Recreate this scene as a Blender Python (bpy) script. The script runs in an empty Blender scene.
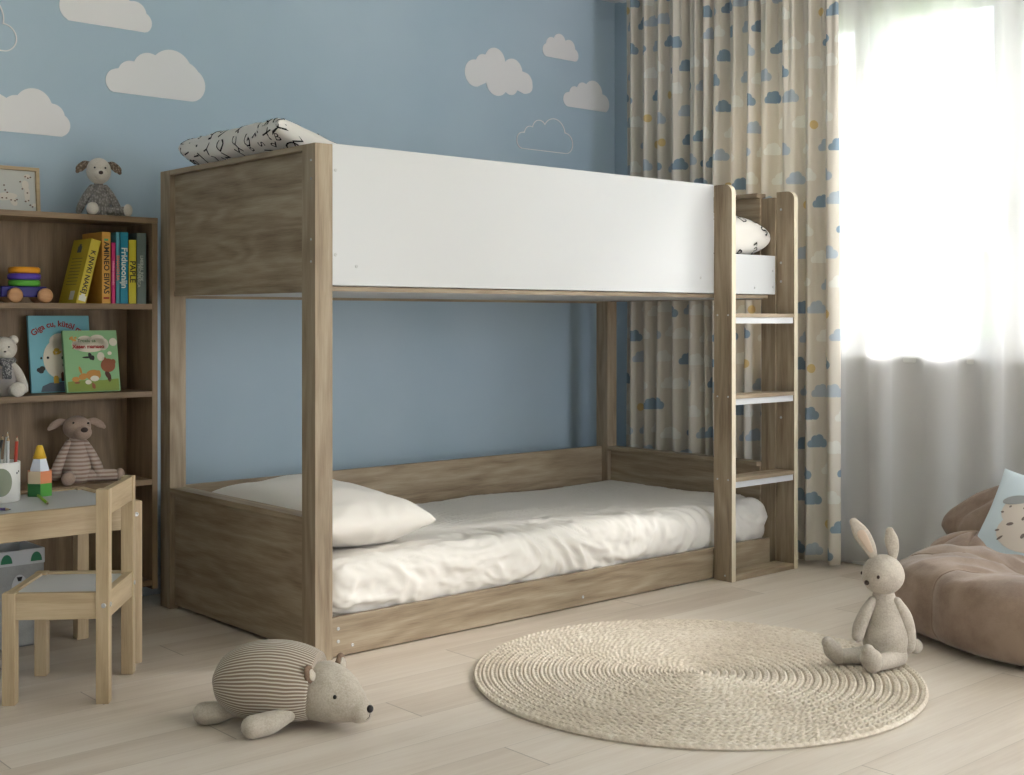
import bpy, bmesh, math, random
import numpy as np
from mathutils import Vector, Matrix, noise
sc = bpy.context.scene
COL = sc.collection
PI = math.pi
R = math.radians
random.seed(7)

# ------------------------------------------------------------------ node helpers
def lin(c):
    return tuple(((x / 255.0) / 12.92 if x / 255.0 <= 0.04045 else ((x / 255.0 + 0.055) / 1.055) ** 2.4) for x in c) + (1.0,)

class NT:
    def __init__(s, m):
        s.nt = m.node_tree; s.n = s.nt.nodes; s.l = s.nt.links
    def new(s, t, **kw):
        n = s.n.new(t)
        for k, v in kw.items(): setattr(n, k, v)
        return n
    def put(s, sock, v):
        if isinstance(v, E): v = v.s
        if isinstance(v, bpy.types.NodeSocket): s.l.new(v, sock)
        else: sock.default_value = v

class E:
    """a float socket with arithmetic"""
    def __init__(s, T, sock): s.T = T; s.s = sock
    def op(s, o, *a):
        n = s.T.new('ShaderNodeMath', operation=o)
        for i, v in enumerate(a): s.T.put(n.inputs[i], v)
        return E(s.T, n.outputs[0])
    def __add__(s, b): return s.op('ADD', s, b)
    def __radd__(s, b): return s.op('ADD', s, b)
    def __sub__(s, b): return s.op('SUBTRACT', s, b)
    def __rsub__(s, b): return s.op('SUBTRACT', b, s)
    def __mul__(s, b): return s.op('MULTIPLY', s, b)
    def __rmul__(s, b): return s.op('MULTIPLY', s, b)
    def __truediv__(s, b): return s.op('DIVIDE', s, b)
    def floor(s): return s.op('FLOOR', s)
    def abs(s): return s.op('ABSOLUTE', s)
    def sin(s): return s.op('SINE', s)
    def lt(s, b): return s.op('LESS_THAN', s, b)
    def gt(s, b): return s.op('GREATER_THAN', s, b)
    def min(s, b): return s.op('MINIMUM', s, b)
    def max(s, b): return s.op('MAXIMUM', s, b)
    def sqrt(s): return s.op('SQRT', s)
    def mod(s, b): return s.op('FLOORED_MODULO', s, b)

def mat(name, color=(200, 200, 200), rough=0.6, spec=0.3, metal=0.0, sheen=0.0):
    m = bpy.data.materials.new(name); m.use_nodes = True
    b = m.node_tree.nodes['Principled BSDF']
    b.inputs['Base Color'].default_value = lin(color)
    b.inputs['Roughness'].default_value = rough
    b.inputs['Specular IOR Level'].default_value = spec
    b.inputs['Metallic'].default_value = metal
    if sheen: b.inputs['Sheen Weight'].default_value = sheen
    return m

def bsdf(m): return m.node_tree.nodes['Principled BSDF']

def ramp(T, fac, stops):
    r = T.new('ShaderNodeValToRGB')
    e = r.color_ramp.elements
    while len(e) < len(stops): e.new(0.5)
    for i, (p, c) in enumerate(stops):
        e[i].position = p; e[i].color = lin(c)
    T.put(r.inputs[0], fac)
    return r.outputs[0]

def noise_tex(T, vec, scale, detail=4, rough=0.5, dist=0.0):
    n = T.new('ShaderNodeTexNoise')
    n.inputs['Scale'].default_value = scale; n.inputs['Detail'].default_value = detail
    n.inputs['Roughness'].default_value = rough; n.inputs['Distortion'].default_value = dist
    if vec is not None: T.put(n.inputs['Vector'], vec)
    return E(T, n.outputs['Fac'])

def mapped(T, vec, sc_=(1, 1, 1), loc=(0, 0, 0)):
    n = T.new('ShaderNodeMapping')
    n.inputs['Scale'].default_value = sc_; n.inputs['Location'].default_value = loc
    T.put(n.inputs['Vector'], vec)
    return n.outputs[0]

def mixc(T, f, a, b):
    n = T.new('ShaderNodeMix', data_type='RGBA')
    T.put(n.inputs[0], f)
    for i, v in ((6, a), (7, b)):
        if isinstance(v, tuple) and len(v) == 3: v = lin(v)
        T.put(n.inputs[i], v)
    return n.outputs[2]

def bump(T, m, h, strength, dist=0.002):
    b = T.new('ShaderNodeBump'); b.inputs['Strength'].default_value = strength
    b.inputs['Distance'].default_value = dist
    T.put(b.inputs['Height'], h); T.l.new(b.outputs[0], bsdf(m).inputs['Normal'])

def wood(name, axis, dark, mid, light, rough=0.5, fig=1.0, seed=0.0, scale=1.0):
    m = mat(name, mid, rough, 0.3); T = NT(m)
    tc = T.new('ShaderNodeTexCoord').outputs['Object']
    k = 'xyz'.index(axis)
    def sv(a, c):
        v = [c * scale] * 3; v[k] = a * scale; return tuple(v)
    warp = noise_tex(T, mapped(T, tc, sv(0.9, 6), (seed, seed * 2, 1)), 1.0, 3, 0.5)
    streak = noise_tex(T, mapped(T, tc, sv(1.9, 30), (seed, 3, seed)), 1.0, 6, 0.62, 0.25)
    fine = noise_tex(T, mapped(T, tc, sv(14, 330), (0, seed, 0)), 1.0, 3, 0.6)
    rings = (warp * 60.0 * fig).sin() * 0.5 + 0.5
    f = streak * 0.62 + rings * 0.11 + fine * 0.30 - 0.04
    c = ramp(T, f, [(0.24, dark), (0.5, mid), (0.76, light)])
    T.put(bsdf(m).inputs['Base Color'], c)
    bump(T, m, fine * 0.6 + streak * 0.4, 0.25, 0.001)
    return m

def cloth(name, color, scale=500, strength=0.25, rough=0.9, color2=None, sheen=0.2, cs=30, lump=0.0):
    m = mat(name, color, rough, 0.15, sheen=sheen); T = NT(m)
    tc = T.new('ShaderNodeTexCoord').outputs['Object']
    n = noise_tex(T, tc, scale, 3, 0.6)
    n2 = noise_tex(T, tc, cs, 4, 0.6)
    if color2: T.put(bsdf(m).inputs['Base Color'], ramp(T, n * 0.5 + n2 * 0.5, [(0.35, color2), (0.62, color)]))
    bump(T, m, n + n2 * lump, strength, 0.002)
    return m

# ------------------------------------------------------------------ object helpers
def tag(o, label, cat, group=None, kind=None):
    o['label'] = label; o['category'] = cat
    if group: o['group'] = group
    if kind: o['kind'] = kind
    return o

def empty(name, loc, label, cat, rot=(0, 0, 0), group=None):
    o = bpy.data.objects.new(name, None); COL.objects.link(o)
    o.location = loc; o.rotation_euler = rot; o.empty_display_size = 0.05
    return tag(o, label, cat, group)

def link(name, me, m, parent=None, smooth=False):
    o = bpy.data.objects.new(name, me); COL.objects.link(o)
    for x in (m if isinstance(m, (list, tuple)) else [m]): me.materials.append(x)
    if parent: o.parent = parent
    if smooth:
        me.polygons.foreach_set('use_smooth', [True] * len(me.polygons))
    return o

def box_bm(bm, x0, x1, y0, y1, z0, z1, bev=0.0, seg=2, mi=0):
    r = bmesh.ops.create_cube(bm, size=1.0)
    vs = r['verts']
    bmesh.ops.scale(bm, vec=(x1 - x0, y1 - y0, z1 - z0), verts=vs)
    bmesh.ops.translate(bm, vec=((x0 + x1) / 2, (y0 + y1) / 2, (z0 + z1) / 2), verts=vs)
    fs = set(f for v in vs for f in v.link_faces)
    for f in fs: f.material_index = mi
    if bev > 0:
        es = list(set(e for v in vs for e in v.link_edges))
        bmesh.ops.bevel(bm, geom=es, offset=bev, segments=seg, profile=0.6, affect='EDGES')

def box(name, b, m, parent=None, bev=0.0015, seg=2):
    bm = bmesh.new()
    if isinstance(b[0], (int, float)): b = [b]
    for q in b: box_bm(bm, *q[:6], bev=bev, seg=seg, mi=(q[6] if len(q) > 6 else 0))
    me = bpy.data.meshes.new(name); bm.to_mesh(me); bm.free()
    return link(name, me, m, parent)

def pydata(name, v, f, m, parent=None, smooth=True, mi=None, uv=None):
    me = bpy.data.meshes.new(name); me.from_pydata([tuple(a) for a in v], [], f); me.update()
    o = link(name, me, m, parent, smooth)
    if mi is not None: me.polygons.foreach_set('material_index', mi)
    if uv is not None:
        l = me.uv_layers.new(name='UVMap')
        for lp in me.loops: l.data[lp.index].uv = uv[lp.vertex_index]
    return o

def fix_normals(o):
    bm = bmesh.new(); bm.from_mesh(o.data)
    bmesh.ops.recalc_face_normals(bm, faces=bm.faces); bm.to_mesh(o.data); bm.free()
    return o

def prism(name, pts, depth, m, parent=None, M=None, bev=0.0, smooth=False):
    """outline pts (a,b) in XZ extruded along +Y by depth, then transformed by M"""
    bm = bmesh.new()
    vs = [bm.verts.new((a, 0, b)) for a, b in pts]
    f = bm.faces.new(vs)
    r = bmesh.ops.extrude_face_region(bm, geom=[f])
    bmesh.ops.translate(bm, vec=(0, depth, 0), verts=[x for x in r['geom'] if isinstance(x, bmesh.types.BMVert)])
    bmesh.ops.recalc_face_normals(bm, faces=bm.faces)
    if bev: bmesh.ops.bevel(bm, geom=[e for e in bm.edges], offset=bev, segments=2, affect='EDGES')
    if M: bm.transform(M)
    me = bpy.data.meshes.new(name); bm.to_mesh(me); bm.free()
    return link(name, me, m, parent, smooth)

def lathe(name, prof, m, parent=None, n=32, M=None, sy=1.0):
    v = []; f = []
    for r, z in prof:
        for i in range(n):
            a = 2 * PI * i / n; v.append((r * math.cos(a), r * math.sin(a) * sy, z))
    for j in range(len(prof) - 1):
        for i in range(n):
            f.append((j * n + i, j * n + (i + 1) % n, (j + 1) * n + (i + 1) % n, (j + 1) * n + i))
    f.append(tuple(range(n - 1, -1, -1))); f.append(tuple((len(prof) - 1) * n + i for i in range(n)))
    if M: v = [M @ Vector(p) for p in v]
    return pydata(name, v, f, m, parent)

def tube_data(path, n=20, sub=6, squash=1.0, up=(0, 0, 1), caps=True):
    """path of (x,y,z,r): Catmull-Rom sweep, rounded ends; squash scales along the frame normal"""
    P = [np.array(p, float) for p in path]
    P = [2 * P[0] - P[1]] + P + [2 * P[-1] - P[-2]]
    S = []
    for i in range(1, len(P) - 2):
        for k in range(sub):
            t = k / sub; a, b, c, d = P[i - 1], P[i], P[i + 1], P[i + 2]
            S.append(0.5 * ((2 * b) + (c - a) * t + (2 * a - 5 * b + 4 * c - d) * t * t + (3 * b - a - 3 * c + d) * t ** 3))
    S.append(P[-2])
    for s in S: s[3] = max(s[3], 0.0004)
    ctr = [Vector(s[:3]) for s in S]; rad = [s[3] for s in S]
    rings = []
    d0 = (ctr[1] - ctr[0]).normalized(); d1 = (ctr[-1] - ctr[-2]).normalized()
    if caps:
        for k in range(5):
            a = PI / 2 * (1 - k / 5); rings.append((ctr[0] - d0 * rad[0] * math.sin(a), max(rad[0] * math.cos(a), 1e-4), d0))
    for i, c in enumerate(ctr):
        d = (ctr[min(i + 1, len(ctr) - 1)] - ctr[max(i - 1, 0)]).normalized(); rings.append((c, rad[i], d))
    if caps:
        for k in range(1, 6):
            a = PI / 2 * k / 5; rings.append((ctr[-1] + d1 * rad[-1] * math.sin(a), max(rad[-1] * math.cos(a), 1e-4), d1))
    v = []; f = []; U = Vector(up)
    if abs(U.normalized().dot(rings[0][2])) > .85: U = Vector((0, 1, 0)) if abs(U.x) + abs(U.z) > abs(U.y) else Vector((0, 0, 1))
    s = U.cross(rings[0][2]).normalized()
    for c, r, d in rings:
        s = (s - d * s.dot(d)).normalized(); q = d.cross(s).normalized()
        for i in range(n):
            a = 2 * PI * i / n; v.append(c + s * (r * math.cos(a)) + q * (r * squash * math.sin(a)))
    for j in range(len(rings) - 1):
        for i in range(n):
            f.append((j * n + i, j * n + (i + 1) % n, (j + 1) * n + (i + 1) % n, (j + 1) * n + i))
    f.append(tuple(range(n - 1, -1, -1))); k = (len(rings) - 1) * n; f.append(tuple(k + i for i in range(n)))
    return v, f

def tube(name, path, m, parent=None, **kw):
    v, f = tube_data(path, **kw)
    return pydata(name, v, f, m, parent)

def ell(name, c, r, m, parent=None, rot=None, nu=24, nv=16, fn=None):
    v = []; f = []
    for j in range(nv + 1):
        t = PI * j / nv
        for i in range(nu):
            a = 2 * PI * i / nu
            p = Vector((math.sin(t) * math.cos(a), math.sin(t) * math.sin(a), math.cos(t)))
            if fn: p = fn(p)
            p = Vector((p.x * r[0], p.y * r[1], p.z * r[2]))
            if rot: p = rot @ p
            v.append(p + Vector(c))
    for j in range(nv):
        for i in range(nu):
            q = (j * nu + i, (j + 1) * nu + i, (j + 1) * nu + (i + 1) % nu, j * nu + (i + 1) % nu)
            f.append(q)
    o = pydata(name, v, f, m, parent)
    bm = bmesh.new(); bm.from_mesh(o.data); bmesh.ops.remove_doubles(bm, verts=bm.verts, dist=1e-6)
    bmesh.ops.recalc_face_normals(bm, faces=bm.faces); bm.to_mesh(o.data); bm.free()
    o.data.polygons.foreach_set('use_smooth', [True] * len(o.data.polygons))
    return o

_gl = {}
def glyphs(txt, size=1.0, extrude=0.0, bold=0.0, align='CENTER'):
    key = (txt, size, extrude, bold, align)
    if key in _gl: return _gl[key]
    cu = bpy.data.curves.new('t', 'FONT'); cu.body = txt; cu.size = size; cu.extrude = extrude; cu.offset = bold
    cu.align_x = align; cu.align_y = 'CENTER'; cu.resolution_u = 3
    o = bpy.data.objects.new('t', cu); COL.objects.link(o)
    dg = bpy.context.evaluated_depsgraph_get(); dg.update()
    me = bpy.data.meshes.new_from_object(o.evaluated_get(dg))
    r = ([v.co.copy() for v in me.vertices], [tuple(p.vertices) for p in me.polygons])
    bpy.data.objects.remove(o); bpy.data.curves.remove(cu); bpy.data.meshes.remove(me)
    _gl[key] = r
    return r

def text(name, txt, size, M, m, parent, bold=0.0, align='CENTER', arc=0.0):
    v, f = glyphs(txt, size, size * 0.004, bold, align)
    if arc: v = [Vector((math.sin(p.x / arc) * (arc + p.y), math.cos(p.x / arc) * (arc + p.y) - arc, p.z)) for p in v]
    return pydata(name, [M @ p for p in v], f, m, parent, smooth=False)

# ------------------------------------------------------------------ materials
OAK = dict(dark=(118, 99, 79), mid=(161, 144, 121), light=(190, 176, 153))
oak_x = wood('sonoma_oak_x', 'x', **OAK); oak_y = wood('sonoma_oak_y', 'y', **OAK); oak_z = wood('sonoma_oak_z', 'z', seed=3, **OAK)
BR = dict(dark=(166, 142, 110), mid=(194, 172, 139), light=(214, 195, 163))
pine_x = wood('pine_x', 'x', fig=0.6, **BR); pine_y = wood('pine_y', 'y', fig=0.6, **BR); pine_z = wood('pine_z', 'z', fig=0.6, seed=2, **BR)
SH = dict(dark=(104, 84, 63), mid=(136, 114, 89), light=(160, 138, 110))
shelf_x = wood('shelf_wood_x', 'x', **SH); shelf_z = wood('shelf_wood_z', 'z', seed=5, **SH)
edge_wood = wood('pale_edge_band', 'z', (205, 192, 165), (222, 210, 186), (232, 222, 202))
white_lam = mat('white_laminate', (206, 207, 208), 0.45, 0.4)
white_paint = mat('white_paint', (238, 238, 236), 0.5, 0.4)
steel = mat('steel', (200, 200, 200), 0.35, 0.5, 0.9)
black = mat('black_thread', (28, 26, 26), 0.5, 0.4)
ink = mat('black_ink', (40, 38, 40), 0.8, 0.2)
T = NT(white_lam); tc = T.new('ShaderNodeTexCoord').outputs['Object']
bump(T, white_lam, noise_tex(T, tc, 300, 2), 0.04, 0.001)

# walls
def wall_mat(name, c1, c2):
    m = mat(name, c1, 0.85, 0.2); T = NT(m)
    tc = T.new('ShaderNodeTexCoord').outputs['Object']
    T.put(bsdf(m).inputs['Base Color'], ramp(T, noise_tex(T, tc, 2.2, 5), [(0.3, c1), (0.7, c2)]))
    bump(T, m, noise_tex(T, tc, 160, 4) + noise_tex(T, tc, 40, 3), 0.12, 0.001)
    return m
blue_wall = wall_mat('blue_wall_paint', (174, 194, 208), (182, 200, 213))
grey_wall = wall_mat('pale_grey_wall_paint', (214, 212, 208), (220, 218, 214))
ceil_mat = wall_mat('ceiling_paint', (232, 234, 236), (236, 238, 240))

# floor: whitewashed planks running along X, 0.144 wide, staggered
floor_m = mat('whitewashed_planks', (205, 192, 176), 0.42, 0.35); T = NT(floor_m)
sep = T.new('ShaderNodeSeparateXYZ'); T.put(sep.inputs[0], T.new('ShaderNodeTexCoord').outputs['Object'])
X, Y = E(T, sep.outputs[0]), E(T, sep.outputs[1])
v = (Y - 0.023) / 0.144; row = v.floor(); fv = v - row
wn = T.new('ShaderNodeTexWhiteNoise', noise_dimensions='1D'); T.put(wn.inputs['W'], row)
# plank ends: rows step by 0.43 m
u = (X + row * 0.436 + 0.51 + E(T, wn.outputs['Value']) * 0.12) / 1.26; cu_ = u.floor(); fu = u - cu_
seam = (fv.lt(0.008) * 0.45 + fv.gt(0.992) * 0.45 + fu.lt(0.0012) + fu.gt(0.9988)).min(1.0)
cmb = T.new('ShaderNodeCombineXYZ'); T.put(cmb.inputs[0], row * 7.3); T.put(cmb.inputs[1], cu_ * 3.1)
wn2 = T.new('ShaderNodeTexWhiteNoise', noise_dimensions='3D'); T.l.new(cmb.outputs[0], wn2.inputs['Vector'])
off = T.new('ShaderNodeVectorMath', operation='SCALE'); T.l.new(wn2.outputs['Color'], off.inputs[0]); off.inputs['Scale'].default_value = 9.0
add = T.new('ShaderNodeVectorMath', operation='ADD'); T.l.new(off.outputs[0], add.inputs[0]); T.l.new(T.new('ShaderNodeTexCoord').outputs['Object'], add.inputs[1])
g1 = noise_tex(T, mapped(T, add.outputs[0], (1.4, 14, 1)), 1.0, 6, 0.6, 0.8)
g2 = noise_tex(T, mapped(T, add.outputs[0], (6, 160, 1)), 1.0, 3, 0.6)
f = g1 * 0.6 + g2 * 0.22 + E(T, wn2.outputs['Value']) * 0.22
fc = ramp(T, f, [(0.3, (198, 182, 165)), (0.52, (215, 202, 187)), (0.75, (227, 217, 205))])
T.put(bsdf(floor_m).inputs['Base Color'], mixc(T, seam * 0.55, fc, (120, 104, 90)))
bump(T, floor_m, g2 * 0.3 - seam * 1.0, 0.25, 0.002)

# cloud print curtain cloth (pattern lives in the cloth's own UV, metres)
curt = mat('cloud_print_cloth', (214, 204, 186), 0.9, 0.1); T = NT(curt)
uvn = T.new('ShaderNodeUVMap'); uvn.uv_map = 'UVMap'
sep = T.new('ShaderNodeSeparateXYZ'); T.l.new(uvn.outputs[0], sep.inputs[0])
U, V = E(T, sep.outputs[0]), E(T, sep.outputs[1])
CW, CH = 0.118, 0.102
vr = V / CH; rr = vr.floor()
ur = U / CW + rr * 0.43; cc = ur.floor()
cmb = T.new('ShaderNodeCombineXYZ'); T.put(cmb.inputs[0], cc); T.put(cmb.inputs[1], rr)
wn = T.new('ShaderNodeTexWhiteNoise', noise_dimensions='3D'); T.l.new(cmb.outputs[0], wn.inputs['Vector'])
sc3 = T.new('ShaderNodeSeparateColor'); T.l.new(wn.outputs['Color'], sc3.inputs[0])
r1, r2, r3 = (E(T, sc3.outputs[i]) for i in range(3))
lx = (ur - cc - 0.5 + (r1 - 0.5) * 0.25) * CW; ly = (vr - rr - 0.4 + (r2 - 0.5) * 0.25) * CH
def circ(cx, cy, r):
    a = lx - cx; b = ly - cy
    return (a * a + b * b).sqrt() - r
d = circ(-0.024, 0.0, 0.015).min(circ(-0.008, 0.016, 0.017)).min(circ(0.010, 0.020, 0.017)).min(circ(0.026, 0.004, 0.017)).min(circ(0.0, 0.0, 0.018))
incl = d.lt(0.0) * ly.gt(-0.012)
sun = circ(0.0, 0.0, 0.017).lt(0.0)
wv = noise_tex(T, uvn.outputs[0], 900, 2)
base = ramp(T, noise_tex(T, uvn.outputs[0], 3, 3) * 0.6 + wv * 0.4, [(0.35, (228, 221, 208)), (0.65, (238, 231, 220))])
col = mixc(T, incl * r3.lt(0.30), base, (154, 174, 190))
col = mixc(T, incl * r3.gt(0.30) * r3.lt(0.52), col, (194, 204, 212))
col = mixc(T, incl * r3.gt(0.52) * r3.lt(0.88), col, (242, 240, 232))
col = mixc(T, sun * r3.gt(0.95), col, (226, 202, 146))
T.put(bsdf(curt).inputs['Base Color'], col)
bump(T, curt, wv, 0.15, 0.001)
tr = T.new('ShaderNodeBsdfTranslucent'); T.put(tr.inputs['Color'], col)
mx = T.new('ShaderNodeMixShader'); mx.inputs[0].default_value = 0.14
T.l.new(bsdf(curt).outputs[0], mx.inputs[1]); T.l.new(tr.outputs[0], mx.inputs[2])
T.l.new(mx.outputs[0], T.n['Material Output'].inputs[0])

# sheer voile
sheer = mat('white_voile', (245, 245, 245), 0.9, 0.0); T = NT(sheer)
tr = T.new('ShaderNodeBsdfTranslucent'); tr.inputs[0].default_value = (0.93, 0.93, 0.93, 1)
df = T.new('ShaderNodeBsdfDiffuse'); df.inputs[0].default_value = (0.93, 0.93, 0.93, 1)
tp = T.new('ShaderNodeBsdfTransparent')
m1 = T.new('ShaderNodeMixShader'); m1.inputs[0].default_value = 0.62
T.l.new(tr.outputs[0], m1.inputs[1]); T.l.new(df.outputs[0], m1.inputs[2])
m2 = T.new('ShaderNodeMixShader'); m2.inputs[0].default_value = 0.70
T.l.new(tp.outputs[0], m2.inputs[1]); T.l.new(m1.outputs[0], m2.inputs[2])
T.l.new(m2.outputs[0], T.n['Material Output'].inputs[0])

glass = mat('window_glass', (255, 255, 255), 0.0, 0.5); T = NT(glass)
tp = T.new('ShaderNodeBsdfTransparent'); gl = T.new('ShaderNodeBsdfGlossy'); gl.inputs['Roughness'].default_value = 0.02
fr = T.new('ShaderNodeFresnel'); fr.inputs[0].default_value = 1.2
mx = T.new('ShaderNodeMixShader'); T.l.new(fr.outputs[0], mx.inputs[0]); T.l.new(tp.outputs[0], mx.inputs[1]); T.l.new(gl.outputs[0], mx.inputs[2])
T.l.new(mx.outputs[0], T.n['Material Output'].inputs[0])

# ------------------------------------------------------------------ room
WX, WY, CEIL = 2.306, 1.10, 2.367
XL, YB = -3.1, -5.3
def st(o): o['kind'] = 'structure'; return o
st(box('floor', (XL - .1, WX + .3, YB, WY + .1, -0.1, 0.0), floor_m, bev=0))
st(box('ceiling', (XL - .1, WX + .3, YB, WY + .1, CEIL, CEIL + .1), ceil_mat, bev=0))
st(box('wall_back', (XL - .1, WX + .3, WY, WY + .12, 0.0, CEIL), blue_wall, bev=0))
dim_wall = wall_mat('pale_wall_paint', (222, 224, 226), (228, 230, 232))
st(box('wall_left', (XL - .12, XL, YB, WY, 0.0, CEIL), dim_wall, bev=0))
VX0, VX1, VZ0, VZ1 = .8, 2.2, .10, 2.25     # unseen window added behind the viewer to light front-facing surfaces
st(box('wall_front', [(XL - .12, VX0, YB - .12, YB, 0.0, CEIL), (VX1, WX + .28, YB - .12, YB, 0.0, CEIL), (VX0, VX1, YB - .12, YB, 0.0, VZ0), (VX0, VX1, YB - .12, YB, VZ1, CEIL)], dim_wall, bev=0))
fill_win_rear = bpy.data.objects.new('fill_window_rear', None); COL.objects.link(fill_win_rear); fill_win_rear['kind'] = 'structure'
box('window_frame', [(VX0, VX1, YB - .09, YB - .03, VZ0, VZ0 + .06), (VX0, VX1, YB - .09, YB - .03, VZ1 - .06, VZ1), (VX0, VX0 + .06, YB - .09, YB - .03, VZ0 + .06, VZ1 - .06), (VX1 - .06, VX1, YB - .09, YB - .03, VZ0 + .06, VZ1 - .06)], white_paint, fill_win_rear, .003)
box('window_pane', (VX0 + .05, VX1 - .05, YB - .065, YB - .055, VZ0 + .05, VZ1 - .05), glass, fill_win_rear, 0)
DY0, DY1, DZ1 = -5.2, -2.75, 2.22           # unseen glazing added further back in the window wall as fill light
# right wall: blue strip by the corner, pale round the window
WY0, WY1, WZ0, WZ1 = -1.95, 0.38, 0.79, 2.12
wr = box('wall_right', [(WX, WX + .28, 0.55, WY, 0, CEIL, 0), (WX, WX + .28, WY1, 0.55, 0, CEIL, 1), (WX, WX + .28, WY0, WY1, 0, WZ0 - .02, 1),
     (WX, WX + .28, WY0, WY1, WZ1, CEIL, 1), (WX, WX + .28, DY1, WY0, 0, CEIL, 1), (WX, WX + .28, YB, DY0, 0, CEIL, 1), (WX, WX + .28, DY0, DY1, DZ1, CEIL, 1)], [blue_wall, grey_wall], bev=0)
st(wr)
st(box('baseboard_back', (XL, WX, WY - .014, WY, 0.0, 0.062), blue_wall if False else mat('baseboard_paint', (196, 206, 216), 0.5), bev=0.003))
st(box('baseboard_right', (WX - .014, WX, DY1, WY - .014, 0.0, 0.062), white_paint, bev=0.003))
# window
st(box('window_sill', (WX - .035, WX + .10, WY0 - .04, WY1 + .04, WZ0 - .02, WZ0), white_paint, bev=0.004))
win = bpy.data.objects.new('window_1', None); COL.objects.link(win); win.location = (0, 0, 0); win['kind'] = 'structure'
FX0, FX1 = WX + .055, WX + .115
box('window_frame', [(FX0, FX1, WY0, WY1, WZ0, WZ0 + .035), (FX0, FX1, WY0, WY1, WZ1 - .035, WZ1),
     (FX0, FX1, WY1 - .05, WY1, WZ0, WZ1), (FX0, FX1, WY0, WY0 + .05, WZ0, WZ1), (FX0, FX1, -0.83, -0.76, WZ0, WZ1), (FX0, FX1, -.24, -.175, WZ0, WZ1)], white_paint, win, 0.003)
for (a, b) in ((-.20, .35), (-0.765, -0.215), (-1.87, -0.825)):
    s = box('window_sash', [(FX0 - .02, FX1 - .02, a, b, WZ0 + .01, WZ0 + .068), (FX0 - .02, FX1 - .02, a, b, WZ1 - .075, WZ1 - .02),
        (FX0 - .02, FX1 - .02, a, a + .062, WZ0 + .068, WZ1 - .075), (FX0 - .02, FX1 - .02, b - .072, b, WZ0 + .068, WZ1 - .075)], white_paint, win, 0.004)
    box('window_pane', (FX0 + .005, FX0 + .017, a + .055, b - .065, WZ0 + .06, WZ1 - .07), glass, s, 0)
h = box('window_handle', [(FX0 - .035, FX0 - .02, -0.845, -0.818, 1.30, 1.37), (FX0 - .06, FX0 - .035, -0.838, -0.824, 1.33, 1.345), (FX0 - .072, FX0 - .055, -0.84, -0.822, 1.22, 1.35)], white_paint, win, 0.003)

fill_win_right = bpy.data.objects.new('fill_window_right', None); COL.objects.link(fill_win_right); fill_win_right['kind'] = 'structure'  # added out of view, lets in sky light from the right rear
box('window_frame', [(FX0, FX1, DY0, DY1, 0.0, .06), (FX0, FX1, DY0, DY1, DZ1 - .06, DZ1), (FX0, FX1, DY0, DY0 + .07, .06, DZ1 - .06), (FX0, FX1, DY1 - .07, DY1, .06, DZ1 - .06), (FX0, FX1, (DY0 + DY1) / 2 - .05, (DY0 + DY1) / 2 + .05, .06, DZ1 - .06)], white_paint, fill_win_right, .003)
box('window_pane', (FX0 + .02, FX0 + .03, DY0 + .06, DY1 - .06, .05, DZ1 - .05), glass, fill_win_right, 0)
# curtain rail on the ceiling
cr = box('curtain_rail', (2.14, 2.275, -2.2, 1.02, CEIL - .02, CEIL), white_paint, bev=0.003)
tag(cr, 'white double curtain rail fixed along the ceiling above the window', 'curtain rail')

# ------------------------------------------------------------------ curtains
def curtain(name, y0, y1, xc, ztop, zbot, amp, npl, m, seed, fine=0.3, thick=0.0012, ny=900, nz=40, spread=0.0):
    rs = random.Random(seed)
    ph = [0.0]
    for i in range(npl): ph.append(ph[-1] + rs.uniform(0.55, 1.45))
    tot = ph[-1]; ph = [p / tot for p in ph]; am = [rs.uniform(0.55, 1.0) for _ in range(npl + 1)]
    sh = [rs.uniform(-0.3, 0.3) for _ in range(npl + 1)]
    def prof(s, t):
        # t: 0 top..1 bottom
        k = 0
        while k < npl - 1 and ph[k + 1] < s: k += 1
        w = (s - ph[k]) / (ph[k + 1] - ph[k])
        a0 = am[k] * (1 - w) + am[k + 1] * w
        x = math.sin(2 * PI * w + sh[k] * math.sin(PI * w)) * a0
        x = math.copysign(abs(x) ** 0.8, x)
        x2 = math.sin(s * npl * 2 * PI * 2.1 + seed) * fine * (1 - min(1, t * 2.2)) 
        x3 = noise.noise((s * npl * 0.8, t * 1.3, seed)) * 0.55 * (0.3 + t)
        return (x * (0.55 + 0.45 * min(1, t * 2.5)) + x2 + x3) * amp
    V = []; UV = []
    for j in range(nz + 1):
        t = j / nz; z = ztop + (zbot - ztop) * t; L = 0; pv = None
        for i in range(ny + 1):
            s = i / ny
            y = y0 + (y1 - y0) * (s + spread * (t - .5) * (s - .5))
            y += noise.noise((s * npl, t * 0.9, seed + 5)) * 0.012 * t
            x = xc + prof(s, t)
            zz = z
            if j == nz: zz += 0.004 * math.sin(s * npl * 5)
            p = Vector((x, y, zz))
            if pv is not None and j == nz: pass
            V.append(p)
            if pv is not None: L += math.hypot(p.x - pv.x, p.y - pv.y)
            UV.append([L, z]); pv = p
    # use the bottom row's arc length everywhere so that the print follows the cloth
    last = UV[nz * (ny + 1):]
    for j in range(nz): 
        for i in range(ny + 1): UV[j * (ny + 1) + i][0] = last[i][0]
    F = []
    for j in range(nz):
        for i in range(ny):
            a = j * (ny + 1) + i; F.append((a, a + 1, a + ny + 2, a + ny + 1))
    o = pydata(name, V, F, m, None, True, uv=UV)
    sm = o.modifiers.new('thick', 'SOLIDIFY'); sm.thickness = thick
    return o
c1 = curtain('curtain', 0.895, -0.192, 2.165, CEIL - .02, 0.012, 0.037, 13, curt, 3)
tag(c1, 'beige drape printed with blue and white clouds hanging behind the bunk bed', 'curtain')
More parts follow.
